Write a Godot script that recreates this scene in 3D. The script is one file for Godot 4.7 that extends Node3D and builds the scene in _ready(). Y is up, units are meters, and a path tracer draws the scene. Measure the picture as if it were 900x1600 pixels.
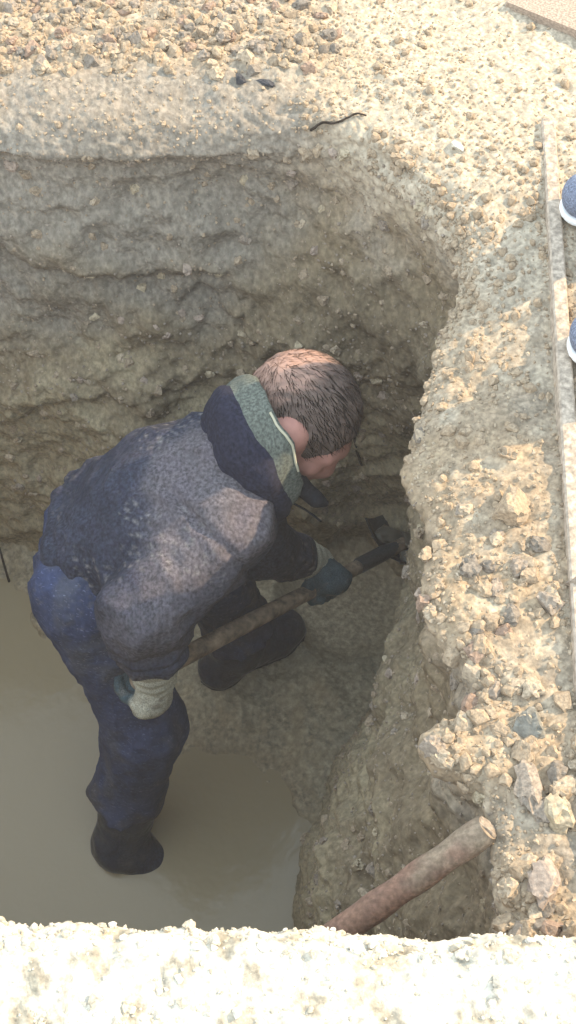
extends Node3D

var used := {}
var rng := RandomNumberGenerator.new()
var n_broad := FastNoiseLite.new()
var n_ridge := FastNoiseLite.new()
var n_lump := FastNoiseLite.new()
var n_lump2 := FastNoiseLite.new()
var n_lump3 := FastNoiseLite.new()
var n_tone := FastNoiseLite.new()
var n_fine := FastNoiseLite.new()
var n_cloth := FastNoiseLite.new()
var n_fold := FastNoiseLite.new()
var n_spot := FastNoiseLite.new()
var M := {}

# ---------------------------------------------------------------- naming
func numbered(called: String) -> String:
	if not used.has(called):
		used[called] = 0
		return called
	used[called] += 1
	return "%s_%03d" % [called, used[called]]

func tag(o: Node, label := "", category := "", group := "", kind := "") -> void:
	if label != "": o.set_meta("label", label)
	if category != "": o.set_meta("category", category)
	if group != "": o.set_meta("group", group)
	if kind != "": o.set_meta("kind", kind)

func thing(called: String, at: Vector3, label: String, category: String, group := "") -> Node3D:
	var o := Node3D.new()
	o.name = numbered(called)
	add_child(o)
	o.position = at
	tag(o, label, category, group)
	return o

func put(called: String, mesh: Mesh, mat: Material, parent: Node3D, world_at := Vector3.ZERO) -> MeshInstance3D:
	# meshes are written in world coordinates; a child is moved back by its thing's base
	var o := MeshInstance3D.new()
	o.mesh = mesh
	o.material_override = mat
	if parent == self:
		o.name = numbered(called)
		add_child(o)
		o.position = world_at
	else:
		o.name = called
		parent.add_child(o, true)
		var back := Vector3.ZERO
		var q: Node = parent
		while q != self and q is Node3D:
			back += (q as Node3D).position
			q = q.get_parent()
		o.position = world_at - back
	return o

# ---------------------------------------------------------------- materials
func grain_image(size: int, freq: float, seed_: int, lo: float, hi: float, octaves := 4) -> ImageTexture:
	var n := FastNoiseLite.new()
	n.seed = seed_
	n.noise_type = FastNoiseLite.TYPE_SIMPLEX
	n.frequency = freq
	n.fractal_octaves = octaves
	n.fractal_gain = 0.65
	var im := n.get_seamless_image(size, size)
	im.convert(Image.FORMAT_RGB8)
	var d := im.get_data()
	for i in d.size():
		d[i] = int(clampf(lo + (hi - lo) * d[i] / 255.0, 0.0, 1.0) * 255.0)
	im = Image.create_from_data(size, size, false, Image.FORMAT_RGB8, d)
	im.generate_mipmaps()
	return ImageTexture.create_from_image(im)

func bump_image(size: int, freq: float, seed_: int, strength: float, cellular := false) -> ImageTexture:
	var n := FastNoiseLite.new()
	n.seed = seed_
	n.frequency = freq
	if cellular:
		n.noise_type = FastNoiseLite.TYPE_CELLULAR
		n.cellular_return_type = FastNoiseLite.RETURN_DISTANCE
		n.fractal_type = FastNoiseLite.FRACTAL_FBM
		n.fractal_octaves = 3
	else:
		n.noise_type = FastNoiseLite.TYPE_SIMPLEX
		n.fractal_octaves = 5
		n.fractal_gain = 0.6
	var im := n.get_seamless_image(size, size)
	im.convert(Image.FORMAT_RGB8)
	im.bump_map_to_normal_map(strength)
	im.generate_mipmaps()
	return ImageTexture.create_from_image(im)

func mat(albedo: Color, rough: float, tex: Texture2D = null, nrm: Texture2D = null, scale_ := 1.0, nscale := 1.0, vertex := false) -> StandardMaterial3D:
	var m := StandardMaterial3D.new()
	m.albedo_color = albedo.linear_to_srgb()
	m.roughness = rough
	m.metallic_specular = 0.3
	m.vertex_color_use_as_albedo = vertex
	if tex: m.albedo_texture = tex
	if nrm:
		m.normal_enabled = true
		m.normal_texture = nrm
		m.normal_scale = nscale
	if tex or nrm:
		m.uv1_triplanar = true
		m.uv1_world_triplanar = true
		m.uv1_scale = Vector3.ONE * scale_
	return m

func make_materials() -> void:
	var grit := grain_image(512, 0.03, 3, 0.62, 1.1)
	var gritn := bump_image(512, 0.025, 4, 5.0)
	var lumpn := bump_image(512, 0.03, 5, 7.0, true)
	var weave := grain_image(256, 0.09, 8, 0.45, 1.2)
	var clothn := bump_image(512, 0.012, 9, 5.0)
	var streak := grain_image(256, 0.02, 12, 0.35, 1.2)
	M.soil = mat(Color(1, 1, 1), 0.95, grit, gritn, 3.6, 0.55, true)
	M.mud = mat(Color(1, 1, 1), 0.6, grit, gritn, 2.6, 0.8, true)
	M.clod = [
		mat(Color(0.45, 0.34, 0.225), 0.95, grit, gritn, 7.0, 0.8),
		mat(Color(0.40, 0.305, 0.205), 0.95, grit, gritn, 7.0, 0.8),
		mat(Color(0.52, 0.41, 0.285), 0.95, grit, gritn, 7.0, 0.8),
		mat(Color(0.36, 0.29, 0.22), 0.92, grit, gritn, 7.0, 0.8),
		mat(Color(0.37, 0.255, 0.18), 0.92, grit, gritn, 7.0, 0.8),
		mat(Color(0.27, 0.225, 0.175), 0.92, grit, gritn, 7.0, 0.8)]
	M.pale_clod = [
		mat(Color(0.70, 0.62, 0.49), 0.95, grit, gritn, 6.0, 0.5),
		mat(Color(0.60, 0.52, 0.39), 0.95, grit, gritn, 6.0, 0.5),
		mat(Color(0.78, 0.72, 0.60), 0.95, grit, gritn, 6.0, 0.5)]
	M.stone_grey = mat(Color(0.24, 0.225, 0.185), 0.8, grit, gritn, 5.0, 0.6)
	M.stone_pink = mat(Color(0.44, 0.34, 0.26), 0.85, grit, gritn, 5.0, 0.6)
	M.stone_pale = mat(Color(0.52, 0.42, 0.28), 0.85, grit, gritn, 5.0, 0.6)
	M.stone_dark = mat(Color(0.07, 0.07, 0.075), 0.8, grit, gritn, 5.0, 0.6)
	M.cloth = mat(Color(1, 1, 1), 0.93, weave, clothn, 4.0, 0.7, true)
	var fl_im := Image.create_empty(512, 512, false, Image.FORMAT_RGB8)
	var fr := RandomNumberGenerator.new()
	fr.seed = 31
	var fn := FastNoiseLite.new()
	fn.seed = 32
	fn.frequency = 0.05
	fn.fractal_octaves = 4
	var fbase := fn.get_seamless_image(512, 512)
	for y in 512:
		for x in 512:
			var g := 0.30 + 0.14 * fbase.get_pixel(x, y).r + 0.05 * fr.randf()
			fl_im.set_pixel(x, y, Color(g, g, g))
	for q in 1500:
		var x := fr.randi() % 512
		var y := fr.randi() % 512
		if fbase.get_pixel((x + 100) % 512, y).r < 0.45: continue
		var g := fr.randf_range(0.48, 0.78)
		for e in fr.randi_range(3, 9):
			for e2 in fr.randi_range(1, 3):
				fl_im.set_pixel((x + e) % 512, (y + e2 + e / 3) % 512, Color(g, g * 0.97, g * 0.9))
	fl_im.generate_mipmaps()
	M.flecked = mat(Color(1, 1, 1), 0.93, ImageTexture.create_from_image(fl_im), clothn, 3.0, 0.7, true)
	M.rubber = mat(Color(1, 1, 1), 0.33, weave, gritn, 5.0, 0.25, true)
	M.skin = mat(Color(1, 1, 1), 0.6, null, null, 1.0, 1.0, true)
	M.hair = mat(Color(1, 1, 1), 0.9, null, null, 1.0, 1.0, true)
	M.glove = mat(Color(1, 1, 1), 0.9, weave, clothn, 9.0, 0.6, true)
	M.lining = mat(Color(0.155, 0.165, 0.135), 0.95, weave, clothn, 5.0, 0.6)
	M.zipper = mat(Color(0.44, 0.40, 0.28), 0.55)
	M.black = mat(Color(0.025, 0.027, 0.035), 0.9, weave, clothn, 6.0, 0.5)
	M.wood = mat(Color(0.42, 0.31, 0.21), 0.8, streak, gritn, 4.0, 0.5)
	M.board = mat(Color(0.52, 0.425, 0.325), 0.9, grit, gritn, 3.0, 0.4)
	M.ply = mat(Color(0.45, 0.35, 0.265), 0.88, grit, gritn, 9.0, 0.4)
	M.rust = mat(Color(1, 1, 1), 0.85, grit, gritn, 5.0, 0.5, true)
	M.steel = mat(Color(0.05, 0.055, 0.06), 0.4, grit, gritn, 6.0, 0.5)
	M.root = mat(Color(0.07, 0.05, 0.035), 0.9, streak, gritn, 8.0, 0.6)
	M.shoe = mat(Color(0.25, 0.28, 0.36), 0.9, weave, clothn, 8.0, 0.4)
	M.sole = mat(Color(0.78, 0.77, 0.74), 0.7)
	var w := StandardMaterial3D.new()
	w.albedo_color = Color(0.305, 0.245, 0.15).linear_to_srgb()
	w.roughness = 0.13
	w.metallic_specular = 0.34
	w.normal_enabled = true
	w.normal_texture = bump_image(512, 0.006, 21, 1.5)
	w.normal_scale = 0.6
	w.uv1_triplanar = true
	w.uv1_world_triplanar = true
	w.uv1_scale = Vector3.ONE * 1.1
	M.water = w

func setup_noise(n: FastNoiseLite, s: int, f: float, oct := 3, type := FastNoiseLite.TYPE_SIMPLEX) -> void:
	n.seed = s
	n.noise_type = type
	n.frequency = f
	n.fractal_type = FastNoiseLite.FRACTAL_FBM if oct > 1 else FastNoiseLite.FRACTAL_NONE
	n.fractal_octaves = oct

func make_noises() -> void:
	setup_noise(n_broad, 11, 2.2, 3)
	setup_noise(n_ridge, 12, 6.0, 4)
	n_ridge.fractal_type = FastNoiseLite.FRACTAL_RIDGED
	for a in [[n_lump, 13, 24.0], [n_lump2, 14, 55.0], [n_lump3, 24, 105.0]]:
		setup_noise(a[0], a[1], a[2], 1, FastNoiseLite.TYPE_CELLULAR)
		(a[0] as FastNoiseLite).cellular_return_type = FastNoiseLite.RETURN_DISTANCE
		(a[0] as FastNoiseLite).cellular_jitter = 1.0
	setup_noise(n_tone, 15, 3.5, 4)
	setup_noise(n_fine, 16, 60.0, 3)
	setup_noise(n_cloth, 17, 9.0, 3)
	setup_noise(n_fold, 18, 7.0, 2)
	n_fold.fractal_type = FastNoiseLite.FRACTAL_RIDGED
	setup_noise(n_spot, 19, 75.0, 2)

# ---------------------------------------------------------------- implicit bodies
class Field:
	var o: Vector3
	var h: float
	var k: float
	var nx: int
	var ny: int
	var nz: int
	var s := PackedFloat32Array()
	var act := PackedInt32Array()

	func _init(lo: Vector3, hi: Vector3, cell: float, blend: float) -> void:
		o = lo
		h = cell
		k = blend
		nx = int(ceil((hi.x - lo.x) / h)) + 1
		ny = int(ceil((hi.y - lo.y) / h)) + 1
		nz = int(ceil((hi.z - lo.z) / h)) + 1
		s.resize(nx * ny * nz)
		s.fill(0.0)

	func reach(lo: Vector3, hi: Vector3) -> Array:
		return [maxi(0, int((lo.x - o.x) / h)), mini(nx - 1, int((hi.x - o.x) / h) + 1),
			maxi(0, int((lo.y - o.y) / h)), mini(ny - 1, int((hi.y - o.y) / h) + 1),
			maxi(0, int((lo.z - o.z) / h)), mini(nz - 1, int((hi.z - o.z) / h) + 1)]

	# tapered capsule; along fn the section is widened by 1/f
	func cap(a: Vector3, b: Vector3, ra: float, rb: float, fn := Vector3.ZERO, f := 1.0) -> void:
		var far := maxf(ra, rb) / minf(f, 1.0) + 4.0 * k + h
		var e := reach(a.min(b) - Vector3.ONE * far, a.max(b) + Vector3.ONE * far)
		var ab := b - a
		var inv := 1.0 / maxf(ab.length_squared(), 1e-9)
		var ik := 1.0 / k
		var lim := 5.0 * k
		for z in range(e[4], e[5] + 1):
			for y in range(e[2], e[3] + 1):
				var i: int = (z * ny + y) * nx + e[0]
				var p := Vector3(o.x + e[0] * h, o.y + y * h, o.z + z * h) - a
				for x in range(e[0], e[1] + 1):
					var t := clampf(p.dot(ab) * inv, 0.0, 1.0)
					var q := p - ab * t
					if f != 1.0:
						q += fn * (q.dot(fn) * (f - 1.0))
					var d := q.length() - ra - (rb - ra) * t
					if d < lim:
						var was := s[i]
						if was == 0.0: act.append(i)
						s[i] = was + exp(-d * ik)
					i += 1
					p.x += h

	func ell(c: Vector3, ax: Vector3, ay: Vector3, az: Vector3, r: Vector3) -> void:
		var far := maxf(r.x, maxf(r.y, r.z)) + 4.0 * k + h
		var e := reach(c - Vector3.ONE * far, c + Vector3.ONE * far)
		var ik := 1.0 / k
		for z in range(e[4], e[5] + 1):
			for y in range(e[2], e[3] + 1):
				for x in range(e[0], e[1] + 1):
					var p := Vector3(o.x + x * h, o.y + y * h, o.z + z * h) - c
					var q := Vector3(p.dot(ax) / r.x, p.dot(ay) / r.y, p.dot(az) / r.z)
					var k0 := q.length()
					var k1 := Vector3(q.x / r.x, q.y / r.y, q.z / r.z).length()
					var d := k0 * (k0 - 1.0) / maxf(k1, 1e-5)
					if d < 5.0 * k:
						var i := (z * ny + y) * nx + x
						if s[i] == 0.0: act.append(i)
						s[i] += exp(-d * ik)

	func close() -> void:
		for i in act:
			s[i] = -k * log(s[i])

	func carve(a: Vector3, b: Vector3, ra: float, rb: float, soft := 0.01) -> void:
		var far := maxf(ra, rb) + 4.0 * soft
		var e := reach(a.min(b) - Vector3.ONE * far, a.max(b) + Vector3.ONE * far)
		var ab := b - a
		var inv := 1.0 / maxf(ab.length_squared(), 1e-9)
		for z in range(e[4], e[5] + 1):
			for y in range(e[2], e[3] + 1):
				for x in range(e[0], e[1] + 1):
					var p := Vector3(o.x + x * h, o.y + y * h, o.z + z * h) - a
					var t := clampf(p.dot(ab) * inv, 0.0, 1.0)
					var d := -((p - ab * t).length() - ra - (rb - ra) * t)
					var i := (z * ny + y) * nx + x
					var m := maxf(soft - absf(s[i] - d), 0.0) / soft
					s[i] = maxf(s[i], d) + m * m * soft * 0.25

	# keeps the side of the plane that n points away from, near the point c only
	func clip(c: Vector3, n: Vector3, rad: float) -> void:
		var e := reach(c - Vector3.ONE * rad, c + Vector3.ONE * rad)
		for z in range(e[4], e[5] + 1):
			for y in range(e[2], e[3] + 1):
				for x in range(e[0], e[1] + 1):
					var p := Vector3(o.x + x * h, o.y + y * h, o.z + z * h) - c
					if p.length() < rad:
						var i := (z * ny + y) * nx + x
						s[i] = maxf(s[i], p.dot(n))

	func rough(fn: Callable) -> void:
		var lim := maxf(3.0 * h, 0.05)
		for i in act:
			if absf(s[i]) < lim:
				@warning_ignore("integer_division")
				var y := i / nx
				s[i] += fn.call(Vector3(o.x + (i % nx) * h, o.y + (y % ny) * h, o.z + (y / ny) * h))

	# surface nets; adds to the arrays verts, norms, cols, inds
	func nets(out: Dictionary, color: Callable) -> void:
		var verts: PackedVector3Array = out.v
		var norms: PackedVector3Array = out.n
		var cols: PackedColorArray = out.c
		var inds: PackedInt32Array = out.i
		var id := PackedInt32Array()
		id.resize(s.size())
		id.fill(-1)
		var sy := nx
		var sz := nx * ny
		for i in act:
			var a := s[i]
			if absf(a) > 3.5 * h:
				continue
			var x := i % nx
			@warning_ignore("integer_division")
			var y := (i / nx) % ny
			@warning_ignore("integer_division")
			var z := i / sz
			if x >= nx - 1 or y >= ny - 1 or z >= nz - 1:
				continue
			var b := s[i + 1]
			var c := s[i + sy]
			var d := s[i + sy + 1]
			var e := s[i + sz]
			var f := s[i + sz + 1]
			var g := s[i + sz + sy]
			var q := s[i + sz + sy + 1]
			var neg := int(a < 0) + int(b < 0) + int(c < 0) + int(d < 0) + int(e < 0) + int(f < 0) + int(g < 0) + int(q < 0)
			if neg == 0 or neg == 8:
				continue
			var sum := Vector3.ZERO
			var cnt := 0
			if (a < 0) != (b < 0): sum += Vector3(a / (a - b), 0, 0); cnt += 1
			if (c < 0) != (d < 0): sum += Vector3(c / (c - d), 1, 0); cnt += 1
			if (e < 0) != (f < 0): sum += Vector3(e / (e - f), 0, 1); cnt += 1
			if (g < 0) != (q < 0): sum += Vector3(g / (g - q), 1, 1); cnt += 1
			if (a < 0) != (c < 0): sum += Vector3(0, a / (a - c), 0); cnt += 1
			if (b < 0) != (d < 0): sum += Vector3(1, b / (b - d), 0); cnt += 1
			if (e < 0) != (g < 0): sum += Vector3(0, e / (e - g), 1); cnt += 1
			if (f < 0) != (q < 0): sum += Vector3(1, f / (f - q), 1); cnt += 1
			if (a < 0) != (e < 0): sum += Vector3(0, 0, a / (a - e)); cnt += 1
			if (b < 0) != (f < 0): sum += Vector3(1, 0, b / (b - f)); cnt += 1
			if (c < 0) != (g < 0): sum += Vector3(0, 1, c / (c - g)); cnt += 1
			if (d < 0) != (q < 0): sum += Vector3(1, 1, d / (d - q)); cnt += 1
			sum /= cnt
			var n := Vector3(b + d + f + q - a - c - e - g, c + d + g + q - a - b - e - f, e + f + g + q - a - b - c - d)
			n = n.normalized() if n.length_squared() > 1e-12 else Vector3.UP
			var p := o + Vector3(x + sum.x, y + sum.y, z + sum.z) * h
			id[i] = verts.size()
			verts.append(p)
			norms.append(n)
			cols.append(color.call(p, n))
		for i in act:
			var a := s[i]
			if absf(a) < 3.5 * h:
				var x := i % nx
				@warning_ignore("integer_division")
				var y := (i / nx) % ny
				@warning_ignore("integer_division")
				var z := i / sz
				if x < 1 or y < 1 or z < 1 or x >= nx - 1 or y >= ny - 1 or z >= nz - 1:
					continue
				if (a < 0) != (s[i + 1] < 0):
					quad(inds, norms, verts, id[i], id[i - sy], id[i - sy - sz], id[i - sz])
				if (a < 0) != (s[i + sy] < 0):
					quad(inds, norms, verts, id[i], id[i - sz], id[i - sz - 1], id[i - 1])
				if (a < 0) != (s[i + sz] < 0):
					quad(inds, norms, verts, id[i], id[i - 1], id[i - 1 - sy], id[i - sy])
		out.v = verts
		out.n = norms
		out.c = cols
		out.i = inds

	func quad(inds: PackedInt32Array, norms: PackedVector3Array, verts: PackedVector3Array, a: int, b: int, c: int, d: int) -> void:
		if a < 0 or b < 0 or c < 0 or d < 0:
			return
		if (verts[c] - verts[a]).cross(verts[d] - verts[b]).dot(norms[a] + norms[b] + norms[c] + norms[d]) > 0.0:
			inds.append_array(PackedInt32Array([a, c, b, a, d, c]))
		else:
			inds.append_array(PackedInt32Array([a, b, c, a, c, d]))

func blank() -> Dictionary:
	return {"v": PackedVector3Array(), "n": PackedVector3Array(), "c": PackedColorArray(), "i": PackedInt32Array()}

func as_mesh(d: Dictionary) -> ArrayMesh:
	var a := []
	a.resize(Mesh.ARRAY_MAX)
	a[Mesh.ARRAY_VERTEX] = d.v
	a[Mesh.ARRAY_NORMAL] = d.n
	a[Mesh.ARRAY_COLOR] = d.c
	a[Mesh.ARRAY_INDEX] = d.i
	var m := ArrayMesh.new()
	m.add_surface_from_arrays(Mesh.PRIMITIVE_TRIANGLES, a)
	return m

# a grid of points (rows x cols) with normals towards `side`
func grid_mesh(pts: PackedVector3Array, norms: PackedVector3Array, cols: PackedColorArray, nr: int, nc: int, r0: int, r1: int, wrap := false) -> ArrayMesh:
	var d := blank()
	d.v = pts.slice(r0 * nc, (r1 + 1) * nc)
	d.n = norms.slice(r0 * nc, (r1 + 1) * nc)
	d.c = cols.slice(r0 * nc, (r1 + 1) * nc)
	var inds := PackedInt32Array()
	var last := nc if wrap else nc - 1
	for r in r1 - r0:
		for c in last:
			var a := r * nc + c
			var b := r * nc + (c + 1) % nc
			var e := a + nc
			var f := b + nc
			if (d.v[f] - d.v[a]).cross(d.v[e] - d.v[b]).dot(d.n[a] + d.n[f]) > 0.0:
				inds.append_array(PackedInt32Array([a, e, f, a, f, b]))
			else:
				inds.append_array(PackedInt32Array([a, f, e, a, b, f]))
	d.i = inds
	return as_mesh(d)

# tube along a path with radii, closed at both ends
func tube(path: Array, radii: Array, sides := 12, color = null) -> ArrayMesh:
	var d := blank()
	var up := Vector3.UP
	var n := path.size()
	var prev_u := Vector3.ZERO
	for i in n:
		var t: Vector3 = (path[mini(i + 1, n - 1)] - path[maxi(i - 1, 0)]).normalized()
		if prev_u == Vector3.ZERO:
			prev_u = t.cross(up if absf(t.y) < 0.9 else Vector3.RIGHT).normalized()
		var u := (prev_u - t * prev_u.dot(t)).normalized()
		prev_u = u
		var v := t.cross(u)
		for j in sides:
			var a := TAU * j / sides
			var q := u * cos(a) + v * sin(a)
			d.v.append(path[i] + q * radii[i])
			d.n.append(q)
			d.c.append(color.call(path[i] + q * radii[i], q) if color != null else Color.WHITE)
	for i in n - 1:
		for j in sides:
			var a := i * sides + j
			var b := i * sides + (j + 1) % sides
			if (d.v[b + sides] - d.v[a]).cross(d.v[a + sides] - d.v[b]).dot(d.n[a] + d.n[b]) > 0.0:
				d.i.append_array(PackedInt32Array([a, a + sides, b + sides, a, b + sides, b]))
			else:
				d.i.append_array(PackedInt32Array([a, b + sides, a + sides, a, b, b + sides]))
	for e in 2:
		var at := 0 if e == 0 else n - 1
		var nn: Vector3 = (path[0] - path[1]).normalized() if e == 0 else (path[n - 1] - path[n - 2]).normalized()
		var base: int = d.v.size()
		d.v.append(path[at])
		d.n.append(nn)
		d.c.append(color.call(path[at], nn) if color != null else Color.WHITE)
		for j in sides:
			d.v.append(d.v[at * sides + j])
			d.n.append(nn)
			d.c.append(d.c[at * sides + j])
		for j in sides:
			var a := base + 1 + j
			var b := base + 1 + (j + 1) % sides
			if (d.v[a] - d.v[base]).cross(d.v[b] - d.v[base]).dot(nn) > 0.0:
				d.i.append_array(PackedInt32Array([base, b, a]))
			else:
				d.i.append_array(PackedInt32Array([base, a, b]))
	return as_mesh(d)

# a lump: an icosahedron cut once, pushed in and out; facets soft or hard
func lump(seed_: int, squash: Vector3, bumpy: float, cuts := 1, soft := true) -> ArrayMesh:
	var n := FastNoiseLite.new()
	n.seed = seed_
	n.noise_type = FastNoiseLite.TYPE_SIMPLEX
	n.frequency = 0.9
	n.fractal_octaves = 4
	var ph := (1.0 + sqrt(5.0)) / 2.0
	var vs: Array[Vector3] = []
	for a in [[-1, ph, 0], [1, ph, 0], [-1, -ph, 0], [1, -ph, 0], [0, -1, ph], [0, 1, ph], [0, -1, -ph], [0, 1, -ph], [ph, 0, -1], [ph, 0, 1], [-ph, 0, -1], [-ph, 0, 1]]:
		vs.append(Vector3(a[0], a[1], a[2]).normalized())
	var fs := [[0, 11, 5], [0, 5, 1], [0, 1, 7], [0, 7, 10], [0, 10, 11], [1, 5, 9], [5, 11, 4], [11, 10, 2], [10, 7, 6], [7, 1, 8], [3, 9, 4], [3, 4, 2], [3, 2, 6], [3, 6, 8], [3, 8, 9], [4, 9, 5], [2, 4, 11], [6, 2, 10], [8, 6, 7], [9, 8, 1]]
	for k in cuts:
		var mid := {}
		var nf := []
		for f in fs:
			var m := []
			for e in 3:
				var a: int = f[e]
				var b: int = f[(e + 1) % 3]
				var key := mini(a, b) * 10000 + maxi(a, b)
				if not mid.has(key):
					mid[key] = vs.size()
					vs.append(((vs[a] + vs[b]) / 2.0).normalized())
				m.append(mid[key])
			nf += [[f[0], m[0], m[2]], [f[1], m[1], m[0]], [f[2], m[2], m[1]], [m[0], m[1], m[2]]]
		fs = nf
	var r := RandomNumberGenerator.new()
	r.seed = seed_
	var planes := []
	for k in 7:
		planes.append([Vector3(r.randf_range(-1, 1), r.randf_range(-1, 1), r.randf_range(-1, 1)).normalized(), r.randf_range(0.55, 0.88)])
	var st := SurfaceTool.new()
	st.begin(Mesh.PRIMITIVE_TRIANGLES)
	st.set_smooth_group(0 if cuts == 2 and soft else -1)
	var ps: Array[Vector3] = []
	for v in vs:
		var p: Vector3 = v * (1.0 + bumpy * n.get_noise_3dv(v * 1.4) * 1.6)
		for q in planes:
			var over: float = p.dot(q[0]) - q[1]
			if over > 0.0:
				p -= q[0] * over
		ps.append(p * squash)
	for f in fs:
		for e in [0, 2, 1]:
			st.add_vertex(ps[f[e]])
	st.index()
	st.generate_normals()
	return st.commit()

func box_mesh(size: Vector3, bevel: float) -> ArrayMesh:
	# a box with chamfered long edges
	var st := SurfaceTool.new()
	st.begin(Mesh.PRIMITIVE_TRIANGLES)
	st.set_smooth_group(-1)
	var hx := size.x / 2
	var hy := size.y / 2
	var hz := size.z / 2
	var sec := [Vector2(-hx + bevel, -hy), Vector2(hx - bevel, -hy), Vector2(hx, -hy + bevel), Vector2(hx, hy - bevel), Vector2(hx - bevel, hy), Vector2(-hx + bevel, hy), Vector2(-hx, hy - bevel), Vector2(-hx, -hy + bevel)]
	for i in 8:
		var a: Vector2 = sec[i]
		var b: Vector2 = sec[(i + 1) % 8]
		var p := [Vector3(a.x, a.y, -hz), Vector3(b.x, b.y, -hz), Vector3(b.x, b.y, hz), Vector3(a.x, a.y, hz)]
		for q in [0, 2, 1, 0, 3, 2]: st.add_vertex(p[q])
		for q in [Vector3(0, 0, hz), Vector3(b.x, b.y, hz), Vector3(a.x, a.y, hz)]: st.add_vertex(q)
		for q in [Vector3(0, 0, -hz), Vector3(a.x, a.y, -hz), Vector3(b.x, b.y, -hz)]: st.add_vertex(q)
	st.generate_normals()
	return st.commit()

# ---------------------------------------------------------------- terrain
var gp := PackedVector3Array()
var gn := PackedVector3Array()
var gc := PackedColorArray()
var g_cols := 0
var g_rows := 0
var row_wall_end := 0
var row_marks := []

func lumpiness(p: Vector3, a: float, b: float, c: float) -> float:
	var d1 := n_lump.get_noise_3dv(p) + 1.0
	var d2 := n_lump2.get_noise_3dv(p) + 1.0
	var d3 := n_lump3.get_noise_3dv(p) + 1.0
	return a * (0.5 - d1 * d1) + b * (0.5 - d2 * d2) + c * (0.5 - d3 * d3)

func soil_color(p: Vector3, n: Vector3) -> Color:
	var t := n_tone.get_noise_3dv(p)
	var t2 := n_tone.get_noise_3dv(p * 3.1 + Vector3(5, 2, 9))
	var t3 := n_fine.get_noise_3dv(p * 0.6)
	var dry := Color(0.45, 0.335, 0.215)
	var grey := Color(0.35, 0.29, 0.215)
	var damp_shade := Color(0.245, 0.188, 0.115)
	var pale := Color(0.57, 0.475, 0.345)
	var c := dry.lerp(grey, clampf(0.35 + t * 1.1, 0, 1))
	c = c.lerp(pale, clampf(t2 * 1.6 - 0.15, 0, 0.7))
	# the top of the bank on the far side has dried pale
	c = c.lerp(pale, smoothstep(1.3, 1.5, p.y) * smoothstep(-0.2, 0.25, p.x + t * 0.2) * smoothstep(-1.2, -1.7, p.z) * 0.85)
	# deeper soil is moist; darkening from the lip down also paints its shade
	c = c.lerp(damp_shade, smoothstep(1.46, 1.22, p.y + t * 0.15) * 0.9)
	# yellower clay lower down, made paler to brighten the deep shade
	c = c.lerp(Color(0.405, 0.33, 0.205), smoothstep(0.98, 0.7, p.y + t * 0.3) * 0.85)
	c = c.lerp(Color(0.30, 0.262, 0.21), smoothstep(0.12, -0.1, p.x + t * 0.15) * smoothstep(-2.12, -2.06, p.z + 0.04 * t) * smoothstep(-1.85, -1.92, p.z) * 0.8)
	c = c * (1.0 + 0.22 * t3)
	c.a = 1.0
	return c

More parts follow.
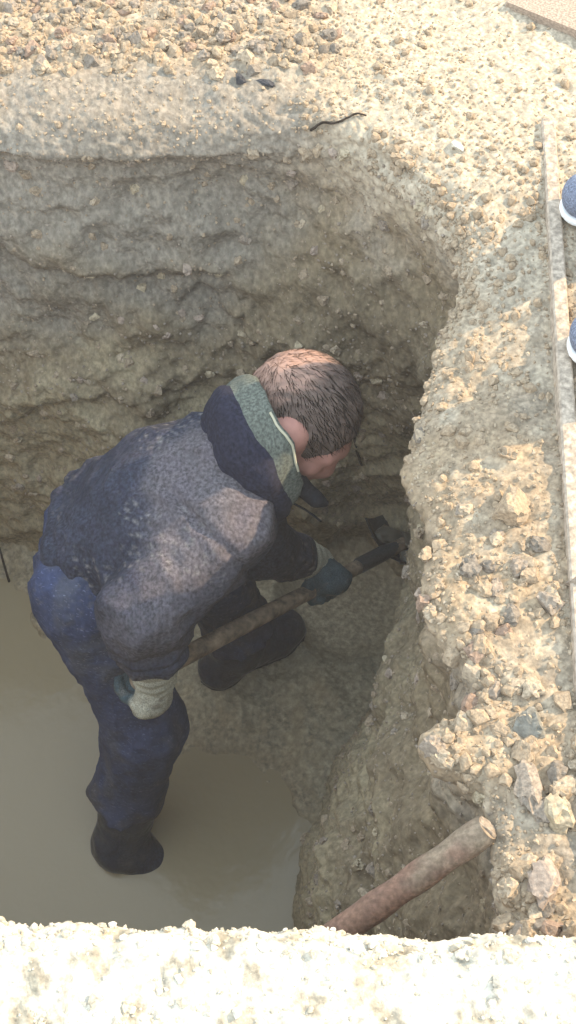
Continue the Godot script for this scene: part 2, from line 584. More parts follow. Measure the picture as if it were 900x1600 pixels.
func build_terrain() -> void:
	# columns round the pit: crest x, z, outward x, z, insets at six heights (floor .. under the crest), crest y, next row out and its height, samples to the next column
	var cols := [
		[0.30, -0.40, 0.7, 0.2, [0.32, 0.26, 0.20, 0.12, 0.03], 1.435, 0.15, 1.465, 20],
		[0.285, -0.50, 1, 0.0, [0.31, 0.25, 0.17, 0.07, -0.02], 1.435, 0.13, 1.46, 16],
		[0.288, -0.61, 1, 0, [0.31, 0.25, 0.18, 0.08, -0.01], 1.43, 0.13, 1.46, 12],
		[0.205, -0.685, 1, 0, [0.23, 0.17, 0.10, 0.01, -0.05], 1.43, 0.17, 1.46, 10],
		[0.296, -0.755, 1, 0, [0.32, 0.26, 0.19, 0.09, 0.00], 1.43, 0.14, 1.46, 20],
		[0.215, -0.90, 1, 0, [0.22, 0.15, 0.08, 0.0, -0.04], 1.43, 0.17, 1.465, 24],
		[0.250, -1.04, 1, 0, [0.16, 0.12, 0.08, 0.02, -0.03], 1.42, 0.18, 1.465, 22],
		[0.205, -1.20, 1, 0, [0.00, -0.02, -0.05, -0.06, -0.05], 1.405, 0.22, 1.47, 22],
		[0.250, -1.37, 1, 0, [-0.06, -0.07, -0.06, -0.04, -0.02], 1.41, 0.22, 1.465, 24],
		[0.300, -1.52, 0.97, -0.25, [-0.07, -0.07, -0.06, -0.04, -0.03], 1.42, 0.16, 1.475, 26],
		[0.315, -1.67, 0.85, -0.52, [-0.04, -0.04, -0.02, 0.02, 0.01], 1.445, 0.14, 1.485, 28],
		[0.215, -1.83, 0.45, -0.89, [0.02, 0.03, 0.06, 0.08, 0.02], 1.468, 0.10, 1.5, 32],
		[0.085, -1.93, 0.1, -1, [0.16, 0.14, 0.14, 0.10, 0.02], 1.455, 0.12, 1.5, 32],
		[-0.12, -1.95, 0, -1, [0.22, 0.18, 0.13, 0.05, -0.025], 1.43, 0.16, 1.5, 40],
		[-0.38, -1.945, 0, -1, [0.24, 0.22, 0.20, 0.05, -0.03], 1.43, 0.16, 1.5, 40],
		[-0.65, -1.95, 0, -1, [0.20, 0.15, 0.10, 0.03, -0.03], 1.43, 0.16, 1.5, 34],
		[-0.95, -1.94, 0, -1, [0.15, 0.10, 0.06, 0.0, -0.02], 1.43, 0.16, 1.5, 12],
		[-1.30, -1.80, -0.7, -0.7, [0.15, 0.10, 0.06, 0.03, 0.0], 1.43, 0.15, 1.5, 12],
		[-1.42, -1.20, -1, 0, [0.18, 0.12, 0.08, 0.04, 0.0], 1.43, 0.15, 1.5, 12],
		[-1.28, -0.55, -0.7, 0.7, [0.18, 0.12, 0.08, 0.04, 0.0], 1.43, 0.15, 1.5, 10],
		[-0.85, -0.38, 0, 1, [0.10, 0.06, 0.04, 0.02, 0.0], 1.40, 0.15, 1.48, 14],
		[-0.35, -0.37, 0, 1, [0.06, 0.04, 0.02, 0.01, 0.0], 1.40, 0.15, 1.48, 20],
		[0.10, -0.37, 0, 1, [0.08, 0.05, 0.03, 0.01, 0.0], 1.40, 0.15, 1.48, 16]]
	var heights := [-0.2, 0.3, 0.68, 1.02]
	var ctrl := []
	for c in cols:
		var e := Vector3(c[0], 0, c[1])
		var dir := Vector3(c[2], 0, c[3]).normalized()
		var ins: Array = c[4]
		var r := []
		for k in 4:
			r.append(e - dir * ins[k] + Vector3(0, heights[k], 0))
		r.append(e - dir * ins[4] + Vector3(0, c[5] - 0.09, 0))
		r.append(e + Vector3(0, c[5], 0))
		r.append(e + dir * c[6] + Vector3(0, c[7], 0))
		r.append(e + dir * 0.75 + Vector3(0, 1.5, 0))
		r.append(e + dir * 2.6 + Vector3(0, 1.5, 0))
		r.append(e + dir * 90.0 + Vector3(0, 1.5, 0))
		ctrl.append(r)
	var row_n := [40, 62, 58, 38, 22, 30, 90, 26, 8]
	row_marks = [0]
	for k in row_n: row_marks.append(row_marks[-1] + k)
	g_rows = row_marks[-1] + 1
	row_wall_end = row_marks[5]
	# each control row is run round the loop first
	var nc := 0
	for c in cols: nc += c[8]
	g_cols = nc
	var loops := []
	var m := cols.size()
	for k in 10:
		var line := PackedVector3Array()
		for j in m:
			var a: Vector3 = ctrl[(j + m - 1) % m][k]
			var b: Vector3 = ctrl[j][k]
			var c2: Vector3 = ctrl[(j + 1) % m][k]
			var d2: Vector3 = ctrl[(j + 2) % m][k]
			var steps: int = cols[j][8]
			for q in steps:
				line.append(b.cubic_interpolate(c2, a, d2, float(q) / steps))
		loops.append(line)
	gp.resize(g_rows * nc)
	gn.resize(g_rows * nc)
	gc.resize(g_rows * nc)
	for k in 9:
		var steps: int = row_n[k]
		for q in (steps + 1 if k == 8 else steps):
			var t := float(q) / steps
			if k == 8: t = t * t
			var r: int = row_marks[k] + q
			for c in nc:
				var b: Vector3 = loops[k][c]
				var e: Vector3 = loops[k + 1][c]
				if k >= 7:
					gp[r * nc + c] = b.lerp(e, t)
				else:
					gp[r * nc + c] = b.cubic_interpolate(e, loops[maxi(k - 1, 0)][c], loops[k + 2][c], t)
	find_normals()
	# relief
	for r in g_rows:
		var out := smoothstep(row_marks[8] + 2.0, row_marks[7] - 8.0, r)
		for c in nc:
			var i := r * nc + c
			var p := gp[i]
			var top := smoothstep(1.32, 1.44, p.y)
			var d := 0.050 * n_broad.get_noise_3dv(p * Vector3(1, 1.5, 1)) * (1.0 - 0.7 * top)
			var rd := n_ridge.get_noise_3dv(p)
			d += 0.019 * rd * (1.0 - 0.75 * top)
			var band := 1.0 - smoothstep(-0.05, -0.2, p.x) * smoothstep(-1.93, -1.95, p.z) * smoothstep(-2.12, -2.08, p.z) * 0.75
			var smooth_right := smoothstep(0.0, 0.12, p.x) * smoothstep(-1.7, -1.85, p.z)
			var la := lerpf(0.007, 0.014, top) * band * (1.0 - 0.4 * smooth_right)
			var lb := lerpf(0.0040, 0.008, top) * band
			d += lumpiness(p, la, lb, 0.0030)
			if p.z < -1.55 and p.y < 1.42:
				var wob := 0.05 * n_broad.get_noise_3dv(p * 1.6) + 0.02 * n_ridge.get_noise_3dv(p * 1.2)
				var y1 := 1.15 + 0.24 * (p.x + 0.55) * -0.5 + wob
				var y2 := 0.98 - 0.55 * (p.x + 0.10) + wob * 1.5
				var y3 := 0.80 + 0.30 * (p.x + 0.40) + wob * 1.3
				d += 0.036 * smoothstep(y1 - 0.02, y1 + 0.012, p.y) * smoothstep(y1 + 0.26, y1 + 0.04, p.y) * smoothstep(-0.02, -0.2, p.x)
				d += 0.034 * smoothstep(y2 - 0.03, y2 + 0.01, p.y) * smoothstep(y2 + 0.24, y2 + 0.03, p.y) * smoothstep(-0.36, -0.2, p.x) * smoothstep(0.26, 0.1, p.x)
				d += 0.030 * smoothstep(y3 - 0.03, y3 + 0.01, p.y) * smoothstep(y3 + 0.2, y3 + 0.03, p.y) * smoothstep(-0.15, -0.4, p.x)
			d += 0.003 * n_fine.get_noise_3dv(p)
			gp[i] = p + gn[i] * d * out
	find_normals()
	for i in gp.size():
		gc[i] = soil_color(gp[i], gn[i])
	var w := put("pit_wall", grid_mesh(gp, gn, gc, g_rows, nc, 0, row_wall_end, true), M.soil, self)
	tag(w, "rough clay and stone walls of the dug pit, moist, with shade partly put into the colour", "", "", "structure")
	var g := put("ground", grid_mesh(gp, gn, gc, g_rows, nc, row_wall_end, g_rows - 1, true), M.soil, self)
	tag(g, "dry crumbly tan ground round the top of the pit", "", "", "structure")

func find_normals() -> void:
	var nc := g_cols
	for r in g_rows:
		var ra := maxi(r - 1, 0) * nc
		var rb := mini(r + 1, g_rows - 1) * nc
		for c in nc:
			var dv := gp[rb + c] - gp[ra + c]
			var du := gp[r * nc + (c + 1) % nc] - gp[r * nc + (c + nc - 1) % nc]
			gn[r * nc + c] = du.cross(dv).normalized() if du.cross(dv).length_squared() > 1e-16 else Vector3.UP
	if gn[(row_marks[7] if row_marks.size() > 7 else 0) * nc].y < 0:
		for i in gn.size(): gn[i] = -gn[i]

const WATER_Y := 0.12

func floor_height(x: float, z: float) -> float:
	# the waterline runs obliquely; behind it the trodden mud rises to the back wall
	var c := Curve.new()
	var zb := 0.0
	var xs := [-1.6, -0.8, -0.6, -0.42, -0.2, -0.02, 0.06, 0.2, 0.7]
	var zs := [-1.78, -1.74, -1.52, -1.27, -1.19, -1.13, -0.95, -0.6, -0.5]
	for k in 8:
		if x <= xs[k + 1]:
			zb = lerpf(zs[k], zs[k + 1], clampf((x - xs[k]) / (xs[k + 1] - xs[k]), 0, 1))
			break
	var d := zb - z + 0.05 * n_broad.get_noise_2d(x * 2.4, z * 2.4) + 0.02 * n_cloth.get_noise_2d(x * 1.6, z * 1.6)
	var h := WATER_Y + (0.16 * d if d > 0 else 0.9 * d)
	return clampf(h, -0.08, 0.2)

func build_floor() -> void:
	var nx := 290
	var nz := 270
	var x0 := -1.5
	var x1 := 0.62
	var z0 := -2.05
	var z1 := -0.25
	var ps := PackedVector3Array()
	var ns := PackedVector3Array()
	var cs := PackedColorArray()
	for r in nz:
		for c in nx:
			var p := Vector3(lerpf(x0, x1, float(c) / (nx - 1)), 0, lerpf(z0, z1, float(r) / (nz - 1)))
			p.y = floor_height(p.x, p.z)
			# the freshly scraped hollow before the spade is smooth
			var hol := Vector2((p.x - 0.16) / 0.17, (p.z + 1.62) / 0.17).length()
			var scraped := smoothstep(1.25, 0.75, hol)
			p.y -= 0.05 * scraped
			var wet := smoothstep(WATER_Y + 0.035, WATER_Y + 0.005, p.y)
			var rough := (1.0 - 0.85 * scraped) * (1.0 - 0.7 * wet)
			p.y += 0.03 * n_broad.get_noise_3dv(p * 1.7) * (1.0 - 0.6 * scraped) + rough * (lumpiness(p, 0.010, 0.006, 0.003) + 0.012 * n_ridge.get_noise_3dv(p))
			ps.append(p)
			var t := n_tone.get_noise_3dv(p * 1.5)
			var col := Color(0.50, 0.42, 0.28).lerp(Color(0.41, 0.35, 0.235), clampf(0.5 + t, 0, 1))
			col = col.lerp(Color(0.47, 0.375, 0.24), scraped * 0.8)
			col = col.lerp(Color(0.40, 0.325, 0.21), wet)
			col *= 1.0 + 0.18 * n_fine.get_noise_3dv(p)
			col.a = 1
			cs.append(col)
	ns.resize(ps.size())
	for r in nz:
		for c in nx:
			var dx := ps[r * nx + mini(c + 1, nx - 1)] - ps[r * nx + maxi(c - 1, 0)]
			var dz := ps[mini(r + 1, nz - 1) * nx + c] - ps[maxi(r - 1, 0) * nx + c]
			ns[r * nx + c] = dz.cross(dx).normalized()
	var o := put("pit_floor", grid_mesh(ps, ns, cs, nz, nx, 0, nz - 1), M.mud, self)
	tag(o, "wet trodden mud on the bottom of the pit", "", "", "structure")
	var w := PlaneMesh.new()
	w.size = Vector2(2.4, 1.9)
	w.subdivide_width = 8
	w.subdivide_depth = 8
	var wo := put("water", w, M.water, self, Vector3(-0.55, WATER_Y, -1.15))
	tag(wo, "still brown muddy water standing in the pit", "", "", "structure")

var np := PackedVector3Array()
var nn := PackedVector3Array()
var n_nx := 0

func build_near_bank() -> void:
	# pale heaped spoil on the near edge, higher than the right bank
	var prof := [Vector2(-0.30, 0.9), Vector2(-0.35, 1.25), Vector2(-0.385, 1.46), Vector2(-0.392, 1.53), Vector2(-0.375, 1.552), Vector2(-0.30, 1.565), Vector2(0.3, 1.57), Vector2(1.4, 1.57), Vector2(2.2, 1.49)]
	var steps := [20, 24, 14, 12, 22, 90, 30, 10]
	var zs := PackedVector2Array()
	for k in 8:
		for q in steps[k]:
			var a: Vector2 = prof[maxi(k - 1, 0)]
			var d: Vector2 = prof[mini(k + 2, 8)]
			zs.append((prof[k] as Vector2).cubic_interpolate(prof[k + 1], a, d, float(q) / steps[k]))
	zs.append(prof[8])
	var xs := PackedFloat32Array()
	for k in 14: xs.append(-3.0 + k * 0.18)
	for k in 261: xs.append(-0.48 + k * 0.96 / 260)
	for k in 14: xs.append(0.66 + k * 0.18)
	n_nx = xs.size()
	var nr := zs.size()
	for r in nr:
		for x in xs:
			np.append(Vector3(x, zs[r].y, zs[r].x + 0.006 * sin(x * 9.0) - 0.012 * x * -1.0))
	var cs := PackedColorArray()
	cs.resize(np.size())
	nn.resize(np.size())
	for pass_ in 2:
		for r in nr:
			for c in n_nx:
				var dx := np[r * n_nx + mini(c + 1, n_nx - 1)] - np[r * n_nx + maxi(c - 1, 0)]
				var dz := np[mini(r + 1, nr - 1) * n_nx + c] - np[maxi(r - 1, 0) * n_nx + c]
				nn[r * n_nx + c] = dz.cross(dx).normalized()
		if pass_ == 0:
			for i in np.size():
				var p := np[i]
				var d := 0.012 * n_broad.get_noise_3dv(p * 2.0) + lumpiness(p + Vector3(3, 0, 0), 0.011, 0.006, 0.0025) + 0.002 * n_fine.get_noise_3dv(p)
				np[i] = p + nn[i] * d
	for i in np.size():
		var p := np[i]
		var t := n_tone.get_noise_3dv(p * 2.2 + Vector3(1, 4, 2))
		var t2 := n_tone.get_noise_3dv(p * 4.0 + Vector3(7, 4, 2))
		var c := Color(0.74, 0.67, 0.54).lerp(Color(0.56, 0.47, 0.33), clampf(t * 1.5 - 0.1, 0, 1))
		c = c.lerp(Color(0.36, 0.32, 0.24), clampf(t2 * 3.2 - 0.45, 0, 0.9))
		c *= 1.0 + 0.08 * n_fine.get_noise_3dv(p)
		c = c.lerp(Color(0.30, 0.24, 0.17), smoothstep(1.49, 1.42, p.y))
		c.a = 1
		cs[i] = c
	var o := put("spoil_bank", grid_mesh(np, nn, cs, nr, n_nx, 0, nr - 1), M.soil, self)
	tag(o, "pale dry crumbled spoil heaped along the near edge of the pit", "", "", "structure")

# clods and chips lying on a surface: the largest 300 as pieces of it, the rest joined as stuff
func scatter(parent_name: String, spots: Array, mats: Array, called: String) -> void:
	var parent: Node3D = get_node(parent_name)
	spots.sort_custom(func(a, b): return a[2] > b[2])
	var shapes := []
	for k in 7:
		shapes.append(lump(100 + k, Vector3(1.0, 0.62 + 0.05 * k, 0.85), 0.38, 1))
	var fine := []
	for k in 7: fine.append(lump(140 + k, Vector3(1.0, 0.62 + 0.05 * k, 0.85), 0.42, 2, false))
	var placed := [[], [], [], [], [], [], []]
	for j in spots.size():
		var s: Array = spots[j]
		var b := Basis.from_euler(Vector3(rng.randf_range(-0.6, 0.6), rng.randf() * TAU, rng.randf_range(-0.6, 0.6)))
		var up: Vector3 = s[1]
		var q := Quaternion(Vector3.UP, up) if up.y > -0.95 else Quaternion.IDENTITY
		var sc: float = s[2]
		var tr := Transform3D(Basis(q) * b.scaled(Vector3.ONE * sc), s[0] + up * sc * 0.05)
		if j < 300:
			var o := MeshInstance3D.new()
			o.mesh = fine[j % 7] if sc > 0.0095 else shapes[j % 7]
			o.material_override = mats[rng.randi() % mats.size()]
			o.transform = tr
			o.name = called
			parent.add_child(o, true)
		else:
			placed[j % 7].append(tr)
	if spots.size() > 300:
		var d := SurfaceTool.new()
		d.begin(Mesh.PRIMITIVE_TRIANGLES)
		for k in 7:
			for tr in placed[k]:
				d.append_from(shapes[k], 0, tr)
		var o := MeshInstance3D.new()
		o.mesh = d.commit()
		o.material_override = mats[0]
		o.name = "small_crumbs"
		parent.add_child(o, true)
		tag(o, "", "", "", "stuff")

func crumbs(parent_name: String, spots: Array, m: Material, called: String) -> void:
	var shapes := []
	for k in 6: shapes.append(lump(300 + k, Vector3(1.0, 0.6 + 0.06 * k, 0.8), 0.4, 0))
	var d := SurfaceTool.new()
	d.begin(Mesh.PRIMITIVE_TRIANGLES)
	for j in spots.size():
		var s: Array = spots[j]
		var b := Basis.from_euler(Vector3(rng.randf() * TAU, rng.randf() * TAU, 0)).scaled(Vector3.ONE * (s[2] as float))
		d.append_from(shapes[j % 6], 0, Transform3D(b, s[0]))
	var o := MeshInstance3D.new()
	o.mesh = d.commit()
	o.material_override = m
	o.name = called
	get_node(parent_name).add_child(o, true)
	tag(o, "", "", "", "stuff")

func build_crumbs() -> void:
	var a := [[], [], []]
	var w := [[], []]
	for q in 60000:
		var r := rng.randi_range(row_marks[1], row_marks[7] - 1)
		var i := r * g_cols + rng.randi_range(0, g_cols - 1)
		var p := gp[i]
		if absf(p.x) > 0.8 or p.z < -2.45 or p.z > -0.36: continue
		var size := 0.0016 + 0.0042 * pow(rng.randf(), 2.5)
		if r >= row_wall_end:
			if p.z > -1.95 and p.x < 0.2: continue
			if p.x < 0.02 and p.z > -2.08 and rng.randf() < 0.6: continue
			a[rng.randi() % 3].append([p, gn[i], size])
		elif rng.randf() < 0.4:
			w[rng.randi() % 2].append([p, gn[i], size * 0.9])
	for k in 3: crumbs("ground", a[k], M.clod[k], "crumb")
	for k in 2: crumbs("pit_wall", w[k], M.clod[1 + 2 * k], "crumb")
	var n := [[], []]
	var nr := np.size() / n_nx
	for q in 5200:
		var i := rng.randi_range(50, nr - 1) * n_nx + rng.randi_range(0, n_nx - 1)
		var p := np[i]
		if p.z > -0.1 or absf(p.x) > 0.48: continue
		n[q % 2].append([p, nn[i], 0.0012 + 0.0035 * pow(rng.randf(), 2.0)])
	for k in 2: crumbs("spoil_bank", n[k], M.pale_clod[k], "crumb")

func build_clods() -> void:
	var on_ground := []
	var on_wall := []
	var tries := 0
	var r0: int = row_wall_end
	var r1: int = row_marks[7]
	while on_ground.size() < 2000 and tries < 400000:
		tries += 1
		var r := rng.randi_range(r0 - 14, r1 - 1)
		var c := rng.randi_range(0, g_cols - 1)
		var i := r * g_cols + c
		var p := gp[i]
		if gn[i].y < 0.25: continue
		var size := 0.0
		if p.distance_to(Vector3(0.285, 1.436, -0.565)) < 0.062: continue
		if p.x > 0.2 and p.x < 0.5 and p.z > -1.25 and p.z < -0.36:
			if p.x > 0.40 and p.z > -1.2 and rng.randf() < 0.7: continue
			size = 0.004 + 0.013 * pow(rng.randf(), 2.6)
			if p.z > -1.0: size *= 1.35
		elif p.x > 0.15 and p.x < 0.5 and p.z > -1.9 and p.z <= -1.25:
			size = 0.004 + 0.010 * pow(rng.randf(), 2.5)
		elif p.z < -2.07 and p.z > -2.5 and p.x > -0.75 and p.x < 0.1:
			size = 0.006 + 0.014 * pow(rng.randf(), 1.8)
		elif p.z < -1.85 and p.z > -2.5 and p.x >= 0.0 and p.x < 0.7:
			if rng.randf() < 0.6: continue
			size = 0.003 + 0.010 * pow(rng.randf(), 3.0)
		elif p.z < -1.95 and p.z > -2.08 and p.x > -0.75 and p.x < 0.1:
			if rng.randf() < 0.7: continue
			size = 0.003 + 0.006 * pow(rng.randf(), 3.0)
		else:
			continue
		on_ground.append([p, gn[i], size])
	scatter("ground", on_ground, M.clod, "soil_clod")
	tries = 0
	while on_wall.size() < 1900 and tries < 200000:
		tries += 1
		var r := rng.randi_range(row_marks[1], row_wall_end - 4)
		var c := rng.randi_range(0, g_cols - 1)
		var i := r * g_cols + c
		var p := gp[i]
		if p.x < -0.85 or p.z > -0.42: continue
		if p.y < 0.25: continue
		on_wall.append([p - gn[i] * 0.003, gn[i], 0.0030 + 0.014 * pow(rng.randf(), 3.2)])
	scatter("pit_wall", on_wall, [M.clod[1], M.clod[3], M.clod[1], M.stone_pale, M.clod[2], M.stone_pink], "stone")
	var on_near := []
	tries = 0
	var nr := np.size() / n_nx
	while on_near.size() < 520 and tries < 100000:
		tries += 1
		var i := rng.randi_range(52, nr - 1) * n_nx + rng.randi_range(0, n_nx - 1)
		var p := np[i]
		if p.z > -0.12 or absf(p.x) > 0.46: continue
		on_near.append([p, nn[i], 0.002 + 0.0085 * pow(rng.randf(), 2.6)])
	scatter("spoil_bank", on_near, M.pale_clod, "soil_clod")

# ground height under a point, from the nearest sample of the loft
func on_bank(x: float, z: float) -> Vector3:
	var best := 1e9
	var at := Vector3(x, 1.5, z)
	for r in range(row_wall_end - 6, row_marks[8]):
		for c in g_cols:
			var p := gp[r * g_cols + c]
			var d := (p.x - x) * (p.x - x) + (p.z - z) * (p.z - z)
			if d < best:
				best = d
				at = p
	return Vector3(x, at.y, z)

func on_wall_at(target: Vector3) -> Vector3:
	var best := 0
	for i in row_wall_end * g_cols:
		if gp[i].distance_squared_to(target) < gp[best].distance_squared_to(target): best = i
	return gp[best] + gn[best] * 0.006

func single_stone(label: String, at: Vector3, size: Vector3, turn: float, m: Material, seed_: int, called := "stone", cat := "stone") -> void:
	var o := put(called, lump(seed_, size, 0.42, 2, false), m, self, at)
	o.rotation = Vector3(0.1, turn, 0.08)
	tag(o, label, cat)

# ---------------------------------------------------------------- people
func add_hand(f: Field, wrist: Vector3, u: Vector3, v: Vector3, w: Vector3, rad: float, grip: float, th: float) -> void:
	# u wrist to knuckles, v towards the thumb side, w out of the palm; fingers close round a bar of radius `grip` that lies before the palm
	var palm := wrist + u * 0.055
	f.cap(wrist - u * 0.01, palm + u * 0.03, 0.030 * th, 0.030 * th, v, 0.72)
	f.cap(palm + u * 0.03 - v * 0.03, palm + u * 0.03 + v * 0.028, 0.016 * th, 0.017 * th)
	var lens := [0.95, 1.05, 0.98, 0.8]
	var c := palm + w * (0.022 + grip)
	var rr := grip + rad
	for j in 4:
		var off := v * (0.032 - 0.0215 * j)
		var prev := palm + u * 0.036 + off * 0.95 + w * 0.002
		var arc: float = 205.0 * lens[j]
		for q in 4:
			var th_a := deg_to_rad(48.0 + arc * q / 3.6)
			var p := c + off + (u * sin(th_a) - w * cos(th_a)) * rr
			f.cap(prev, p, rad * (1.08 - 0.06 * q), rad * (1.02 - 0.06 * q))
			prev = p
	# the thumb leaves the side of the palm and closes the other way
	var t0 := palm - u * 0.02 + v * 0.022 + w * 0.006
	var t1 := palm + v * 0.052 - u * 0.005 + w * (0.018 + grip * 0.5)
	var t2 := c + v * 0.056 - u * rr * 0.85 + w * 0.012
	t2 = c + v * 0.058 + (-u * 0.55 + w * 0.75) * rr
	f.cap(t0, t1, rad * 1.45, rad * 1.2)
	f.cap(t1, t2, rad * 1.15, rad * 0.95)

func add_open_hand(f: Field, wrist: Vector3, u: Vector3, v: Vector3, w: Vector3) -> void:
	var palm := wrist + u * 0.05
	f.cap(wrist, palm + u * 0.03, 0.024, 0.026, v, 0.62)
	var lens := [0.070, 0.078, 0.072, 0.056]
	for j in 4:
		var p := palm + u * 0.04 + v * (0.030 - 0.02 * j)
		var dir := u
		for q in 3:
			var nx: Vector3 = p + dir * (lens[j] * [0.45, 0.32, 0.25][q])
			f.cap(p, nx, 0.0095 - 0.001 * q, 0.0088 - 0.001 * q)
			p = nx
			dir = (dir + w * (0.28 + 0.06 * j)).normalized()
	var t0 := palm - u * 0.02 + v * 0.02
	f.cap(t0, t0 + v * 0.026 + u * 0.03 + w * 0.01, 0.014, 0.011)
	f.cap(t0 + v * 0.026 + u * 0.03 + w * 0.01, t0 + v * 0.034 + u * 0.058 + w * 0.018, 0.011, 0.009)

func add_head(out: Dictionary, hc: Vector3, f: Vector3, up: Vector3, neck: Vector3, cell: float, tone: Color, k_hair := 1.0) -> void:
	var r := f.cross(up)
	var fl := Field.new(hc - Vector3.ONE * 0.19, hc + Vector3.ONE * 0.19, cell, 0.010)
	fl.ell(hc + up * 0.022 - f * 0.008, r, up, f, Vector3(0.076, 0.088, 0.094))
	fl.ell(hc - up * 0.03 + f * 0.022, r, up, f, Vector3(0.062, 0.080, 0.066))
	fl.cap(hc - up * 0.088 + f * 0.050, hc - up * 0.092 + f * 0.062, 0.026, 0.020, r, 0.8)
	for s in [-1.0, 1.0]:
		fl.cap(hc - up * 0.045 + r * s * 0.055 - f * 0.005, hc - up * 0.090 + r * s * 0.028 + f * 0.045, 0.018, 0.016)
		fl.ell(hc - up * 0.022 + r * s * 0.042 + f * 0.068, r, up, f, Vector3(0.024, 0.018, 0.018))
		fl.cap(hc + up * 0.018 + r * s * 0.012 + f * 0.088, hc + up * 0.016 + r * s * 0.05 + f * 0.074, 0.010, 0.008)
	fl.cap(hc - up * 0.004 + f * 0.090, hc - up * 0.036 + f * 0.110, 0.009, 0.013)
	fl.cap(hc - up * 0.038 + f * 0.098 + r * 0.010, hc - up * 0.038 + f * 0.098 - r * 0.010, 0.010, 0.010)
	fl.cap(hc - up * 0.060 + f * 0.084 - r * 0.018, hc - up * 0.060 + f * 0.084 + r * 0.018, 0.010, 0.010)
	fl.cap(hc - up * 0.072 + f * 0.082 - r * 0.014, hc - up * 0.072 + f * 0.082 + r * 0.014, 0.010, 0.010)
	fl.cap(hc - up * 0.055 - f * 0.03, neck, 0.054, 0.060)
	# ears
	for s in [-1.0, 1.0]:
		var ec: Vector3 = hc - up * 0.006 + r * s * 0.077 - f * 0.012
		for q in 7:
			var a0 := -1.1 + q * 0.62
			var a1 := a0 + 0.62
			fl.cap(ec + (up * cos(a0) * 0.028 - f * sin(a0) * 0.017) + r * s * 0.010, ec + (up * cos(a1) * 0.028 - f * sin(a1) * 0.017) + r * s * 0.010, 0.0065, 0.0065)
		fl.ell(ec, r, up, f, Vector3(0.007, 0.026, 0.016))
		fl.cap(ec - up * 0.026 + f * 0.004, ec - up * 0.032 + f * 0.006, 0.007, 0.007)
	fl.close()
	for s in [-1.0, 1.0]:
		fl.carve(hc + up * 0.000 + r * s * 0.031 + f * 0.096, hc + up * 0.0 + r * s * 0.035 + f * 0.094, 0.013, 0.013, 0.012)
	for s in [-1.0, 1.0]:
		var ec: Vector3 = hc - up * 0.006 + r * s * 0.092 - f * 0.010
		fl.carve(ec + up * 0.012 - f * 0.002, ec - up * 0.012 + f * 0.004, 0.012, 0.009, 0.004)
	fl.carve(hc - up * 0.066 + f * 0.100 - r * 0.020, hc - up * 0.066 + f * 0.100 + r * 0.020, 0.004, 0.004, 0.004)
	fl.nets(out, func(p: Vector3, _n: Vector3):
		var q := p - hc
		var c := tone
		var red := clampf(1.0 - (q - r * signf(q.dot(r)) * 0.078 + f * 0.01 + up * 0.004).length() / 0.045, 0, 1)
		c = c.lerp(Color(0.46, 0.17, 0.13), red * 0.75)
		var lips := (q + up * 0.066 - f * 0.092)
		if absf(lips.dot(up)) < 0.011 and absf(lips.dot(r)) < 0.024 and q.dot(f) > 0.075: c = Color(0.36, 0.14, 0.11)
		c = c * (1.0 + 0.12 * n_fine.get_noise_3dv(p))
		c.a = 1
		return c)

